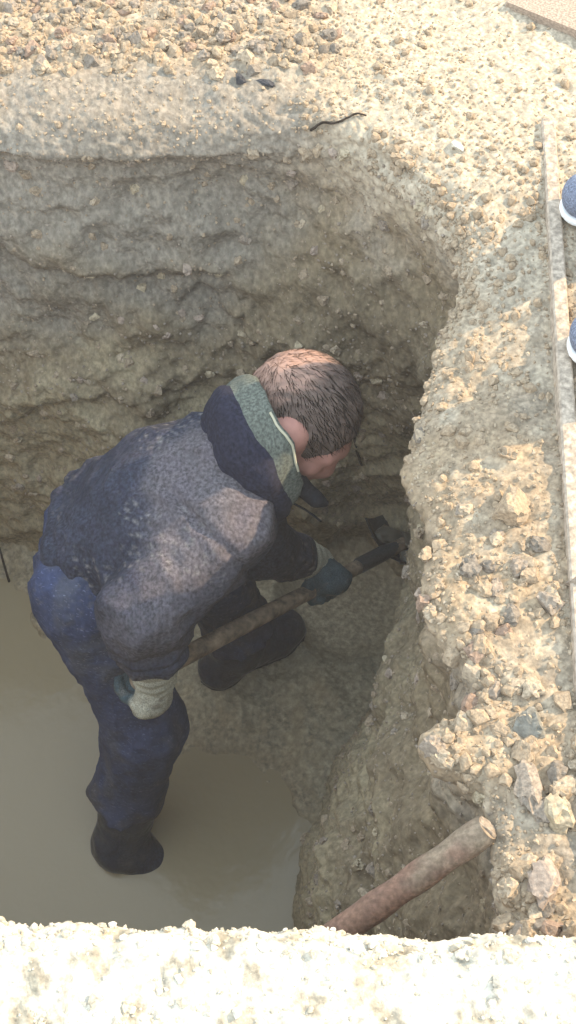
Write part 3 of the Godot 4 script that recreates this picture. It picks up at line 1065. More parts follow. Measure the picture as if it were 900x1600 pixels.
func add_hair(root: Node3D, hc: Vector3, f: Vector3, up: Vector3, bald: float, cell: float, big: float) -> void:
	var r := f.cross(up)
	var fl := Field.new(hc - Vector3.ONE * 0.15, hc + Vector3.ONE * 0.15, cell, 0.006)
	fl.ell(hc + up * 0.022 - f * 0.009, r, up, f, Vector3(0.0835, 0.0955, 0.1005))
	fl.cap(hc - up * 0.03 - f * 0.062, hc - up * 0.058 - f * 0.052, 0.036, 0.024, r, 0.66)
	fl.close()
	# hairline: over the brow, round the ears, down to the nape
	for s in [-1.0, 1.0]:
		fl.carve(hc - up * 0.030 + r * s * 0.085 + f * 0.004, hc - up * 0.010 + r * s * 0.085 + f * 0.00, 0.042, 0.034, 0.004)
	fl.clip(hc + up * 0.055 + f * 0.078, (f * 0.92 - up * 0.38).normalized(), 0.16)
	fl.rough(func(p: Vector3) -> float: 
		var q := p - hc
		var st := Vector3(q.dot(r) * 160.0, q.dot(up) * 55.0, q.dot(f) * 55.0)
		return 0.0035 * n_cloth.get_noise_3dv(st * 0.035))
	var d := blank()
	var crown := (up * 0.42 - f * 0.90).normalized()
	fl.nets(d, func(p: Vector3, _n: Vector3):
		var q := p - hc
		var st := Vector3(q.dot(r) * 200.0, q.dot(up) * 40.0, q.dot(f) * 40.0)
		var c := Color(0.088, 0.060, 0.048).lerp(Color(0.150, 0.108, 0.088), clampf(0.5 + n_cloth.get_noise_3dv(st * 0.1), 0, 1))
		var thin := smoothstep(0.66, 0.95, q.normalized().dot(crown) + 0.18 * n_cloth.get_noise_3dv(st * 0.07)) * bald
		c = c.lerp(Color(0.40, 0.24, 0.18), thin * 0.8)
		c.a = 1
		return c)
	var dv: PackedVector3Array = d.v
	for i in dv.size(): dv[i] = hc + (dv[i] - hc) * big
	d.v = dv
	var hair := put("hair", as_mesh(d), M.hair, root)
	# short loose strands over the shell
	var sd := blank()
	var hv: PackedVector3Array = d.v
	var hn: PackedVector3Array = d.n
	var hcol: PackedColorArray = d.c
	var rs := RandomNumberGenerator.new()
	rs.seed = 5
	for q in 3600:
		var i := rs.randi() % hv.size()
		var p := hv[i]
		var n := hn[i]
		if n.dot((p - hc).normalized()) < 0.6: continue
		var dir := (crown * -1.0 + f * 0.4 + Vector3(rs.randf_range(-1, 1), rs.randf_range(-1, 1), rs.randf_range(-1, 1)) * 0.45)
		dir = (dir - n * dir.dot(n)).normalized()
		var sidew := n.cross(dir) * rs.randf_range(0.00025, 0.0005)
		var ln := rs.randf_range(0.012, 0.032)
		var b: int = sd.v.size()
		var shade := rs.randf_range(0.85, 1.45)
		for w in [[p - sidew, 0.0], [p + sidew, 0.0], [p + dir * ln * 0.55 + n * 0.002 + sidew * 0.8, 0.5], [p + dir * ln * 0.55 + n * 0.002 - sidew * 0.8, 0.5], [p + dir * ln + n * 0.0015, 1.0]]:
			sd.v.append(w[0])
			sd.n.append(n)
			var hc2 := hcol[i] * shade
			hc2.a = 1
			sd.c.append(hc2)
		sd.i.append_array(PackedInt32Array([b, b + 2, b + 1, b, b + 3, b + 2, b + 3, b + 4, b + 2]))
	tag(put("hair_strands", as_mesh(sd), M.hair, hair), "", "", "", "stuff")

func dress(root: Node3D, J: Dictionary, cell: float) -> void:
	var lat: Vector3 = J.lat
	var tone: Color = J.tone
	# ---- the body under the clothes, one surface
	var lo := Vector3.ONE * 1e9
	var hi := -lo
	for key in J:
		if J[key] is Vector3 and not key in ["lat", "face", "crown"]:
			lo = lo.min(J[key])
			hi = hi.max(J[key])
	var pad := Vector3.ONE * 0.26
	var b := Field.new(lo - pad, hi + pad, 0.020, 0.015)
	b.cap(J.pelvis, J.mid, 0.095, 0.09, lat, 0.72)
	b.cap(J.mid, J.chest, 0.09, 0.10, lat, 0.72)
	b.cap(J.chest, J.neck, 0.085, 0.055)
	b.cap(J.neck, J.head, 0.055, 0.05)
	for s in ["r", "l"]:
		b.cap(J.chest, J["sho_" + s], 0.07, 0.055)
		b.cap(J["sho_" + s], J["elb_" + s], 0.052, 0.042)
		b.cap(J["elb_" + s], J["wri_" + s], 0.042, 0.028)
		b.cap(J["wri_" + s], J["wri_" + s] + J["hand_u_" + s] * 0.05, 0.026, 0.022)
		b.cap(J.pelvis, J["hip_" + s], 0.085, 0.085)
		b.cap(J["hip_" + s], J["kne_" + s], 0.082, 0.056)
		b.cap(J["kne_" + s], J["ank_" + s], 0.052, 0.036)
		b.cap(J["ank_" + s], J["toe_" + s], 0.036, 0.024)
	b.close()
	var d := blank()
	b.nets(d, func(_p: Vector3, _n: Vector3): return tone)
	var from: int = d.v.size()
	add_head(d, J.head, J.face, J.crown, J.neck, maxf(cell * 0.45, 0.0034), tone)
	var dv: PackedVector3Array = d.v
	for i in range(from, dv.size()): dv[i] = J.head + (dv[i] - J.head) * J.head_size
	d.v = dv
	if J.bare_hands:
		for s in ["r", "l"]:
			var hf := Field.new(J["wri_" + s] - Vector3.ONE * 0.2, J["wri_" + s] + Vector3.ONE * 0.2, 0.004, 0.005)
			add_open_hand(hf, J["wri_" + s], J["hand_u_" + s], J["hand_v_" + s], J["hand_w_" + s])
			hf.close()
			hf.nets(d, func(_p: Vector3, _n: Vector3): return tone)
	put("body", as_mesh(d), M.skin, root)
	add_hair(root, J.head, J.face, J.crown, J.bald, maxf(cell * 0.45, 0.0034), J.head_size)
	# ---- eyes
	var rr: Vector3 = J.face.cross(J.crown)
	for s in [-1.0, 1.0]:
		var e := SphereMesh.new()
		e.radius = 0.0115
		e.height = 0.023
		e.radial_segments = 12
		e.rings = 6
		put("eye", e, M.eye, root, J.head + (rr * s * 0.031 + J.face * 0.0795 + J.crown * 0.001) * J.head_size)
	# ---- trousers
	var t := Field.new(lo - pad, hi + pad, cell, 0.020)
	t.cap(J.hip_r, J.hip_l, J.seat, J.seat)
	t.cap(J.pelvis, J.pelvis + (J.mid - J.pelvis) * 0.4, J.seat * 0.88, J.seat * 0.8, lat, 0.8)
	for s in ["r", "l"]:
		t.cap(J["hip_" + s] + J.back * 0.03, J["hip_" + s].lerp(J["kne_" + s], 0.25) + J.back * 0.012, J.seat * 0.98, J.thigh)
		t.cap(J["hip_" + s], J["kne_" + s], J.thigh, J.knee)
		t.cap(J["kne_" + s], J["hem_" + s], J.knee, J.hem)
		t.cap(J["hem_" + s], J["hem_" + s] + (J["hem_" + s] - J["kne_" + s]).normalized() * 0.06, J.hem, J.hem)
	t.close()
	for s in ["r", "l"]:
		t.clip(J["hem_" + s], (J["hem_" + s] - J["kne_" + s]).normalized(), 0.16)
	t.rough(func(p: Vector3) -> float: 
		return -0.008 * n_fold.get_noise_3dv(p * Vector3(1.2, 0.7, 1.2)) + 0.005 * n_cloth.get_noise_3dv(p * 0.9) + 0.004)
	d = blank()
	var jt: Color = J.trouser_color
	var muddy: float = J.muddy
	t.nets(d, func(p: Vector3, _n: Vector3):
		var c := jt * 6.0 * (1.0 + 0.35 * n_cloth.get_noise_3dv(p * 1.3))
		var mud := smoothstep(0.34, 0.5, n_spot.get_noise_3dv(p * Vector3(1.5, 1.5, 1.0))) * smoothstep(-0.35, 0.25, n_cloth.get_noise_3dv(p * 0.35 + Vector3(3, 0, 0))) * smoothstep(0.5, 0.72, p.y + 0.15 * n_cloth.get_noise_3dv(p * 0.5))
		c = c.lerp(Color(0.75, 0.72, 0.70), mud * muddy * 0.5)
		c = c.lerp(Color(0.65, 0.58, 0.46), smoothstep(0.36, 0.2, p.y + 0.3 * n_cloth.get_noise_3dv(p)) * muddy * 0.5)
		var smear := smoothstep(0.1, 0.5, n_cloth.get_noise_3dv(p * Vector3(0.8, 0.5, 0.8) + Vector3(9, 2, 1)))
		c = c.lerp(Color(0.55, 0.55, 0.60), smear * muddy * 0.55)
		c.a = 1
		return c)
	put("trousers", as_mesh(d), M.flecked, root)
	# ---- jacket
	var k := Field.new(lo - pad, hi + pad, cell, 0.016)
	var pud: float = J.puff
	k.cap(J.pelvis + (J.mid - J.pelvis) * J.hem_at, J.mid, 0.138 * pud, 0.130 * pud, lat, 0.72)
	k.cap(J.mid, J.chest, 0.130 * pud, 0.128 * pud, lat, 0.74)
	k.cap(J.chest, J.neck, 0.115 * pud, 0.075 * pud)
	for s in ["r", "l"]:
		k.cap(J.chest, J["sho_" + s], 0.105 * pud, 0.086 * pud)
		pud = J.puff * (J.slim_l if s == "l" else J.slim_r)
		k.cap(J["sho_" + s], J["elb_" + s], 0.086 * pud, 0.080 * pud)
		k.cap(J["elb_" + s], J["elb_" + s].lerp(J["wri_" + s], 0.5), 0.080 * pud, 0.072 * pud)
		k.cap(J["elb_" + s].lerp(J["wri_" + s], 0.5), J["wri_" + s] + (J["wri_" + s] - J["elb_" + s]).normalized() * 0.04, 0.068 * pud, 0.056 * pud)
	k.close()
	for s in ["r", "l"]:
		k.clip(J["wri_" + s] - (J["wri_" + s] - J["elb_" + s]).normalized() * J.sleeve, (J["wri_" + s] - J["elb_" + s]).normalized(), J.sleeve + 0.085)
	k.clip(J.pelvis + (J.mid - J.pelvis) * (J.hem_at - 0.12), (J.pelvis - J.mid).normalized(), 0.30)
	for a in J.creases:
		k.carve(a[0], a[1], a[2], a[2], 0.014)
	k.rough(func(p: Vector3) -> float: 
		return -0.010 * n_fold.get_noise_3dv(p * Vector3(0.9, 0.8, 0.75) + Vector3(2, 5, 1)) + 0.006 * n_cloth.get_noise_3dv(p * 0.6) + 0.004 + _seam(p, J))
	d = blank()
	var jc: Color = J.jacket_color
	k.nets(d, func(p: Vector3, n: Vector3):
		var c := jc * (1.0 + 0.3 * n_cloth.get_noise_3dv(p * 1.2))
		for q in J.pale_patches:
			var near := 1.0 - (p - (q[0] as Vector3)).length() / (q[1] as float)
			var w := smoothstep(0.0, 0.45, near + 0.28 * n_cloth.get_noise_3dv(p * 0.7 + Vector3(4, 4, 4)))
			c = c.lerp(Color(0.165, 0.142, 0.148), w * (q[2] as float))
		var mud := smoothstep(0.32, 0.52, n_spot.get_noise_3dv(p * Vector3(0.8, 1, 0.8))) * smoothstep(0.0, 0.3, n_cloth.get_noise_3dv(p * 0.35 + Vector3(3, 0, 0)))
		c = c.lerp(Color(0.22, 0.20, 0.19), mud * muddy * 0.8)
		c.a = 1
		return c)
	put("jacket", as_mesh(d), M.cloth, root)

# stitched seams: armholes and a band above the cuffs and the hem
func _seam(p: Vector3, J: Dictionary) -> float:
	var g := 0.0
	for s in ["r", "l"]:
		var a: Vector3 = J["sho_" + s]
		var dir: Vector3 = (J["elb_" + s] - a).normalized()
		var q := p - a
		if q.length() < 0.17:
			var t := (q.dot(dir) - 0.035) / 0.009
			g += 0.010 * exp(-t * t)
		var b: Vector3 = J["wri_" + s]
		var e: Vector3 = (J["elb_" + s] - b).normalized()
		var q2 := p - b
		if q2.length() < 0.17:
			var t2: float = (q2.dot(e) - J.sleeve - 0.035) / 0.007
			g += 0.005 * exp(-t2 * t2)
			# slack cloth bunched above the cuff
			var t3: float = q2.dot(e) - J.sleeve
			g += 0.004 * sin(t3 * 105.0 + 3.0 * n_cloth.get_noise_3dv(p)) * smoothstep(0.16, 0.05, t3) * smoothstep(0.03, 0.06, t3)
	var ax: Vector3 = (J.mid - J.pelvis).normalized()
	var t4: float = ((p - (J.pelvis as Vector3)).dot(ax) - (J.mid - J.pelvis).length() * (J.hem_at - 0.12) - 0.035) / 0.007
	return g + 0.005 * exp(-t4 * t4)

func boot(root: Node3D, knee: Vector3, ankle: Vector3, fwd: Vector3, sole_y: float) -> void:
	var side := fwd.cross(Vector3.UP).normalized()
	var heel := Vector3(ankle.x, sole_y, ankle.z) - fwd * 0.055
	var f := Field.new(ankle - Vector3(0.32, 0.2, 0.32), ankle + Vector3(0.32, 0.36, 0.32), 0.007, 0.014)
	f.cap(ankle.lerp(knee, 0.42), ankle + Vector3(0, 0.02, 0), 0.071, 0.060)
	f.cap(ankle + Vector3(0, 0.02, 0), heel + Vector3(0, 0.05, 0), 0.056, 0.046)
	f.cap(heel + Vector3(0, 0.045, 0) + fwd * 0.005, heel + fwd * 0.17 + Vector3(0, 0.042, 0), 0.043, 0.043, side, 0.95)
	f.cap(ankle + fwd * 0.02, heel + fwd * 0.19 + Vector3(0, 0.045, 0), 0.052, 0.046, side, 0.92)
	f.cap(heel + fwd * 0.17 + Vector3(0, 0.042, 0), heel + fwd * 0.225 + Vector3(0, 0.038, 0), 0.045, 0.038, side, 0.88)
	f.close()
	f.rough(func(p: Vector3) -> float:
		var edge := 0.005 * smoothstep(sole_y + 0.028, sole_y + 0.02, p.y)
		return 0.004 * n_cloth.get_noise_3dv(p * 1.4) - edge)
	f.clip(Vector3(ankle.x, sole_y, ankle.z) + fwd * 0.08, Vector3.DOWN, 0.34)
	f.clip(ankle.lerp(knee, 0.42), (knee - ankle).normalized(), 0.12)
	var d := blank()
	f.nets(d, func(p: Vector3, _n: Vector3):
		var c := Color(0.030, 0.038, 0.066) * (1.0 + 0.3 * n_cloth.get_noise_3dv(p))
		var mud := smoothstep(0.05, 0.45, n_cloth.get_noise_3dv(p * 1.3 + Vector3(1, 8, 3)))
		c = c.lerp(Color(0.11, 0.105, 0.10), mud * 0.35)
		c = c.lerp(Color(0.20, 0.165, 0.11), smoothstep(sole_y + 0.03, sole_y, p.y) * 0.6)
		c.a = 1
		return c)
	put("boot", as_mesh(d), M.rubber, root)

func glove(root: Node3D, wrist: Vector3, u: Vector3, v: Vector3, w: Vector3, grip: float, arm: Vector3, cream_back: bool) -> void:
	var f := Field.new(wrist - Vector3.ONE * 0.2, wrist + Vector3.ONE * 0.2, 0.0032, 0.0035)
	add_hand(f, wrist, u, v, w, 0.0108, grip, 1.08)
	f.close()
	f.rough(func(p: Vector3) -> float: return 0.002 * n_cloth.get_noise_3dv(p * 4.0))
	var d := blank()
	var palm := wrist + u * 0.055
	f.nets(d, func(p: Vector3, n: Vector3):
		var cream := Color(0.60, 0.56, 0.43)
		var coat := Color(0.075, 0.12, 0.14)
		var t: float
		if cream_back:
			t = smoothstep(0.012, 0.03, (p - palm).dot(w))
		else:
			t = smoothstep(-0.035, -0.02, (p - palm).dot(u))
		t = clampf(t, 0, 1)
		var c := cream.lerp(coat, t) * (1.0 + 0.3 * n_cloth.get_noise_3dv(p * 3.0))
		c = c.lerp(Color(0.24, 0.21, 0.17), smoothstep(0.1, 0.5, n_cloth.get_noise_3dv(p * 2.0 + Vector3(2, 2, 2))) * 0.5)
		c.a = 1
		return c)
	var g := put("glove", as_mesh(d), M.glove, root)
	# knitted cuff pulled over the sleeve end
	var back := (arm - wrist).normalized()
	var cf := Field.new(wrist - Vector3.ONE * 0.17, wrist + Vector3.ONE * 0.17, 0.004, 0.006)
	cf.cap(wrist + u * 0.018, wrist + back * 0.085, 0.041, 0.052, v, 0.86)
	cf.close()
	cf.clip(wrist + back * 0.085, back, 0.12)
	cf.rough(func(p: Vector3) -> float: return 0.0012 * sin(220.0 * (p - wrist).dot(back)) + 0.003 * n_cloth.get_noise_3dv(p * 2.0))
	d = blank()
	cf.nets(d, func(p: Vector3, _n: Vector3):
		var c := Color(0.62, 0.59, 0.46) * (1.0 + 0.2 * n_cloth.get_noise_3dv(p * 3.0))
		c.a = 1
		return c)
	put("cuff", as_mesh(d), M.glove, g)

# ring of cloth round the neck, from a closed section of (radius, height, pale or dark)
func collar(root: Node3D, c: Vector3, axis: Vector3, back: Vector3) -> void:
	var side := axis.cross(back).normalized()
	var bk := side.cross(axis).normalized()
	var outer := [Vector2(0.098, -0.05), Vector2(0.120, -0.025), Vector2(0.131, 0.0), Vector2(0.131, 0.022), Vector2(0.122, 0.036)]
	var inner := [Vector2(0.123, 0.034), Vector2(0.118, 0.054), Vector2(0.109, 0.074), Vector2(0.099, 0.073), Vector2(0.090, 0.04), Vector2(0.082, 0.0), Vector2(0.078, -0.04)]
	for part in 2:
		var prof: Array = outer if part == 0 else inner
		var ps := PackedVector3Array()
		var ns := PackedVector3Array()
		var cs := PackedColorArray()
		var nc := 60
		var nr := 4 * (prof.size() - 1) + 1
		for j in nr:
			var t := float(j) / 4.0
			var k := mini(int(t), prof.size() - 2)
			var q: Vector2 = (prof[k] as Vector2).cubic_interpolate(prof[k + 1], prof[maxi(k - 1, 0)], prof[mini(k + 2, prof.size() - 1)], t - k)
			for i in nc:
				var a := lerpf(-2.62, 2.62, float(i) / (nc - 1))
				var open := smoothstep(0.9, 2.62, absf(a))
				var slouch := 1.0 + 0.30 * maxf(0.0, cos(a)) * clampf((q.y + 0.04) * 9.0, 0, 1)
				var rad := q.x * slouch * (1.0 + 0.10 * open) + 0.006 * n_cloth.get_noise_2d(a * 0.16, q.y * 1.5)
				var hgt := q.y * (1.0 - 0.1 * open) - 0.035 * open + 0.010 * n_cloth.get_noise_2d(a * 0.10, 40.0) + 0.022 * maxf(0.0, cos(a)) * clampf(q.y * 12.0, 0, 1)
				ps.append(c + axis * hgt + (bk * cos(a) + side * sin(a)) * rad)
				cs.append(Color(0.030, 0.031, 0.050))
				ns.append(Vector3.ZERO)
		for j in nr:
			for i in nc:
				var du := ps[j * nc + mini(i + 1, nc - 1)] - ps[j * nc + maxi(i - 1, 0)]
				var dv := ps[mini(j + 1, nr - 1) * nc + i] - ps[maxi(j - 1, 0) * nc + i]
				var n := du.cross(dv).normalized()
				var radial := ps[j * nc + i] - c
				radial -= axis * radial.dot(axis)
				if part == 0 and n.dot(radial) < 0: n = -n
				if part == 1 and n.dot(axis * 0.12 - radial * (0.6 if j > 10 else -0.6)) < 0: n = -n
				ns[j * nc + i] = n
		if part == 0:
			root = put("hood", grid_mesh(ps, ns, cs, nr, nc, 0, nr - 1), M.cloth, root)
		else:
			put("hood_lining", grid_mesh(ps, ns, cs, nr, nc, 0, nr - 1), M.lining, root)
			var path := []
			for i in range(33, 45):
				path.append(ps[7 * nc + i] + axis * 0.002)
			var rads := []
			for q in path: rads.append(0.0026)
			put("zipper", tube(path, rads, 6), M.zipper, root)
			var cord := []
			for q in 9:
				var tq := q / 8.0
				cord.append(ps[5 * nc + 56] + Vector3(0.055 * tq, -0.06 * tq - 0.02 * tq * tq, -0.01 * tq))
			var cr := []
			for q in cord: cr.append(0.0022)
			put("drawstring", tube(cord, cr, 6), M.black, root)

func build_worker() -> void:
	var root := thing("person", Vector3(-0.3, 0.12, -1.2), "person in dark navy work jacket and rubber boots bending over a shovel in the pit", "person")
	var face := Vector3(0.66, -0.66, 0.36).normalized()
	var crown := Vector3(0.72, 0.68, -0.02)
	crown = (crown - face * crown.dot(face)).normalized()
	var J := {
		"lat": Vector3(0, 0, 1), "tone": Color(0.40, 0.195, 0.15), "face": face, "crown": crown,
		"pelvis": Vector3(-0.395, 0.90, -1.35), "mid": Vector3(-0.255, 1.03, -1.35), "chest": Vector3(-0.145, 1.075, -1.375), "neck": Vector3(-0.055, 1.14, -1.42),
		"head": Vector3(0.022, 1.175, -1.475),
		"sho_r": Vector3(-0.11, 1.10, -1.265), "elb_r": Vector3(-0.285, 0.94, -1.12), "wri_r": Vector3(-0.300, 0.735, -1.105),
		"sho_l": Vector3(-0.11, 1.00, -1.46), "elb_l": Vector3(-0.04, 0.76, -1.47), "wri_l": Vector3(0.035, 0.520, -1.500),
		"hip_r": Vector3(-0.400, 0.87, -1.255), "hip_l": Vector3(-0.385, 0.865, -1.405),
		"kne_r": Vector3(-0.320, 0.53, -1.10), "ank_r": Vector3(-0.410, 0.12, -0.965), "toe_r": Vector3(-0.33, 0.05, -0.87),
		"kne_l": Vector3(-0.175, 0.62, -1.455), "ank_l": Vector3(-0.135, 0.265, -1.427), "toe_l": Vector3(0.02, 0.19, -1.535),
		"hem_r": Vector3(-0.384, 0.275, -1.030), "hem_l": Vector3(-0.125, 0.36, -1.43),
		"back": Vector3(-0.75, 0.6, 0).normalized(), "head_size": 1.15, "slim_l": 0.84, "slim_r": 1.04, "sleeve": 0.08,
		"seat": 0.100, "thigh": 0.100, "knee": 0.086, "hem": 0.080, "puff": 0.95, "hem_at": 0.0,
		"trouser_color": Color(0.046, 0.057, 0.112), "jacket_color": Color(0.048, 0.050, 0.072), "muddy": 1.0, "bald": 1.0, "bare_hands": false,
		"pale_patches": [[Vector3(-0.15, 1.19, -1.27), 0.19, 0.8], [Vector3(-0.27, 1.03, -1.10), 0.11, 0.5], [Vector3(-0.20, 1.08, -1.16), 0.11, 0.45], [Vector3(-0.33, 0.86, -1.05), 0.10, 0.35]],  # paler patches; the ones along the arm paint its highlight into the cloth
		"creases": []}
	# the spade's shaft gives the hands their grip
	var a: Vector3 = SHAFT_A
	var s: Vector3 = (SHAFT_B - SHAFT_A).normalized()
	var g1: Vector3 = a + s * 0.014
	var g2: Vector3 = a + s * 0.605
	var u1 := (Vector3(0.02, -1, 0.25) - s * Vector3(0.02, -1, 0.25).dot(s)).normalized()
	var w1 := -u1.cross(s).normalized()
	if w1.x > 0: w1 = -w1
	var w1r := w1
	var v1 := u1.cross(w1r)
	var wr := g1 - w1r * (0.022 + 0.021) - u1 * 0.055
	var w2 := (Vector3(0, -1, 0) - s * Vector3(0, -1, 0).dot(s)).normalized()
	var u2 := s.cross(w2).normalized()
	if u2.x < 0: u2 = -u2
	var v2 := w2.cross(u2)
	var wl := g2 - w2 * (0.022 + 0.019) - u2 * 0.055
	J.wri_r = wr
	J.wri_l = wl
	J.hand_u_r = u1
	J.hand_u_l = u2
	J.elb_r = limb_joint(J.sho_r, wr, 0.232, 0.205, Vector3(-0.45, 0.75, 0.25))
	J.elb_l = limb_joint(J.sho_l, wl, 0.27, 0.24, Vector3(-0.4, 0.2, 0.5))
	dress(root, J, 0.0085)
	boot(root, J.kne_r, J.ank_r, Vector3(0.92, 0, 0.39).normalized(), 0.0)
	boot(root, J.kne_l, J.ank_l, Vector3(0.818, 0, -0.576), 0.165)
	glove(root, wr, u1, v1, w1r, 0.021, J.elb_r, true)
	glove(root, wl, u2, v2, w2, 0.019, J.elb_l, false)
	collar(root, Vector3(-0.075, 1.135, -1.405), Vector3(0.80, 0.36, -0.42).normalized(), Vector3(-0.25, 0.95, 0.05))
	# dark scarf end under the chin
	var sc := Field.new(Vector3(-0.1, 0.95, -1.5), Vector3(0.15, 1.2, -1.25), 0.005, 0.008)
	sc.cap(Vector3(-0.005, 1.10, -1.39), Vector3(0.055, 1.075, -1.345), 0.030, 0.012)
	sc.cap(Vector3(0.055, 1.075, -1.345), Vector3(0.075, 1.06, -1.345), 0.012, 0.006)
	sc.close()
	var d := blank()
	sc.nets(d, func(_p: Vector3, _n: Vector3): return Color.WHITE)
	put("scarf", as_mesh(d), M.black, root)

func limb_joint(a: Vector3, b: Vector3, la: float, lb: float, bend: Vector3) -> Vector3:
	var ab := b - a
	var dist := minf(ab.length(), (la + lb) * 0.995)
	var n := ab.normalized()
	var x := (la * la - lb * lb + dist * dist) / (2.0 * dist)
	var hgt := sqrt(maxf(la * la - x * x, 0.0))
	return a + n * x + (bend - n * bend.dot(n)).normalized() * hgt

const SHAFT_A := Vector3(-0.317, 0.762, -1.097)
const SHAFT_B := Vector3(0.312, 0.355, -1.694)

func build_shovel() -> void:
	var s := (SHAFT_B - SHAFT_A).normalized()
	var root := thing("shovel", SHAFT_B, "long handled shovel held by the person in the pit, blade pushed into mud", "shovel")
	var path := []
	var rads := []
	for k in 15:
		var t := k / 14.0
		path.append(SHAFT_A.lerp(SHAFT_B, t) + Vector3(0, 0.004 * sin(t * 5.0), 0))
		rads.append((0.0215 - 0.004 * t) * (0.8 if k == 0 else 1.0))
	put("shaft", tube(path, rads, 16), M.wood, root)
	put("socket", tube([SHAFT_B - s * 0.21, SHAFT_B - s * 0.205, SHAFT_B - s * 0.10, SHAFT_B - s * 0.02], [0.0185, 0.0205, 0.0205, 0.010], 14), M.steel, root)
	# dished blade with turned shoulders and a rounded point
	var side := s.cross(Vector3.UP).normalized()
	var up := side.cross(s).normalized()
	var bd := (s * 0.97 - up * 0.05).normalized()
	var bu := side.cross(bd).normalized()
	if bu.y < 0: bu = -bu
	var st := SurfaceTool.new()
	st.begin(Mesh.PRIMITIVE_TRIANGLES)
	st.set_smooth_group(1)
	var pt := func(i: int, j: int, low: float) -> Vector3:
		var t := i / 12.0
		var x := (j / 10.0 - 0.5) * 2.0
		var half := 0.098 * (1.0 - pow(maxf(0.0, (t - 0.55) / 0.45), 2.0) * 0.92)
		var dish := 0.030 * x * x * (1.0 - 0.5 * t) + (0.016 * absf(x) * (1.0 - t * 8.0) if t < 0.125 else 0.0)
		return SHAFT_B - s * 0.09 + bd * (0.005 + 0.29 * t) + side * x * half + bu * (dish - 0.012 - low)
	for i in 12:
		for j in 10:
			for low in [0.0, 0.004]:
				var q := [pt.call(i, j, low), pt.call(i + 1, j, low), pt.call(i + 1, j + 1, low), pt.call(i, j + 1, low)]
				for e in ([0, 1, 2, 0, 2, 3] if low > 0 else [0, 2, 1, 0, 3, 2]):
					st.add_vertex(q[e])
	for j in 10:
		var q := [pt.call(0, j, 0.0), pt.call(0, j + 1, 0.0), pt.call(0, j + 1, 0.004), pt.call(0, j, 0.004)]
		for e in [0, 1, 2, 0, 2, 3]: st.add_vertex(q[e])
	st.generate_normals()
	put("blade", st.commit(), M.steel, root)
	# wet mud stuck to the blade
	var wet := mat(Color(0.10, 0.088, 0.065), 0.35, null, null)
	for q in [[0.055, -0.045, 0.045, 81], [0.05, 0.05, 0.040, 82], [0.10, 0.01, 0.05, 83]]:
		var c := put("mud_clump", lump(q[3], Vector3(q[2], 0.020, q[2] * 0.7), 0.55, 2), wet, root, SHAFT_B - s * 0.09 + bd * (q[0] as float) + side * (q[1] as float) + bu * 0.004)
		c.basis = Basis(Quaternion(Vector3.UP, bu))

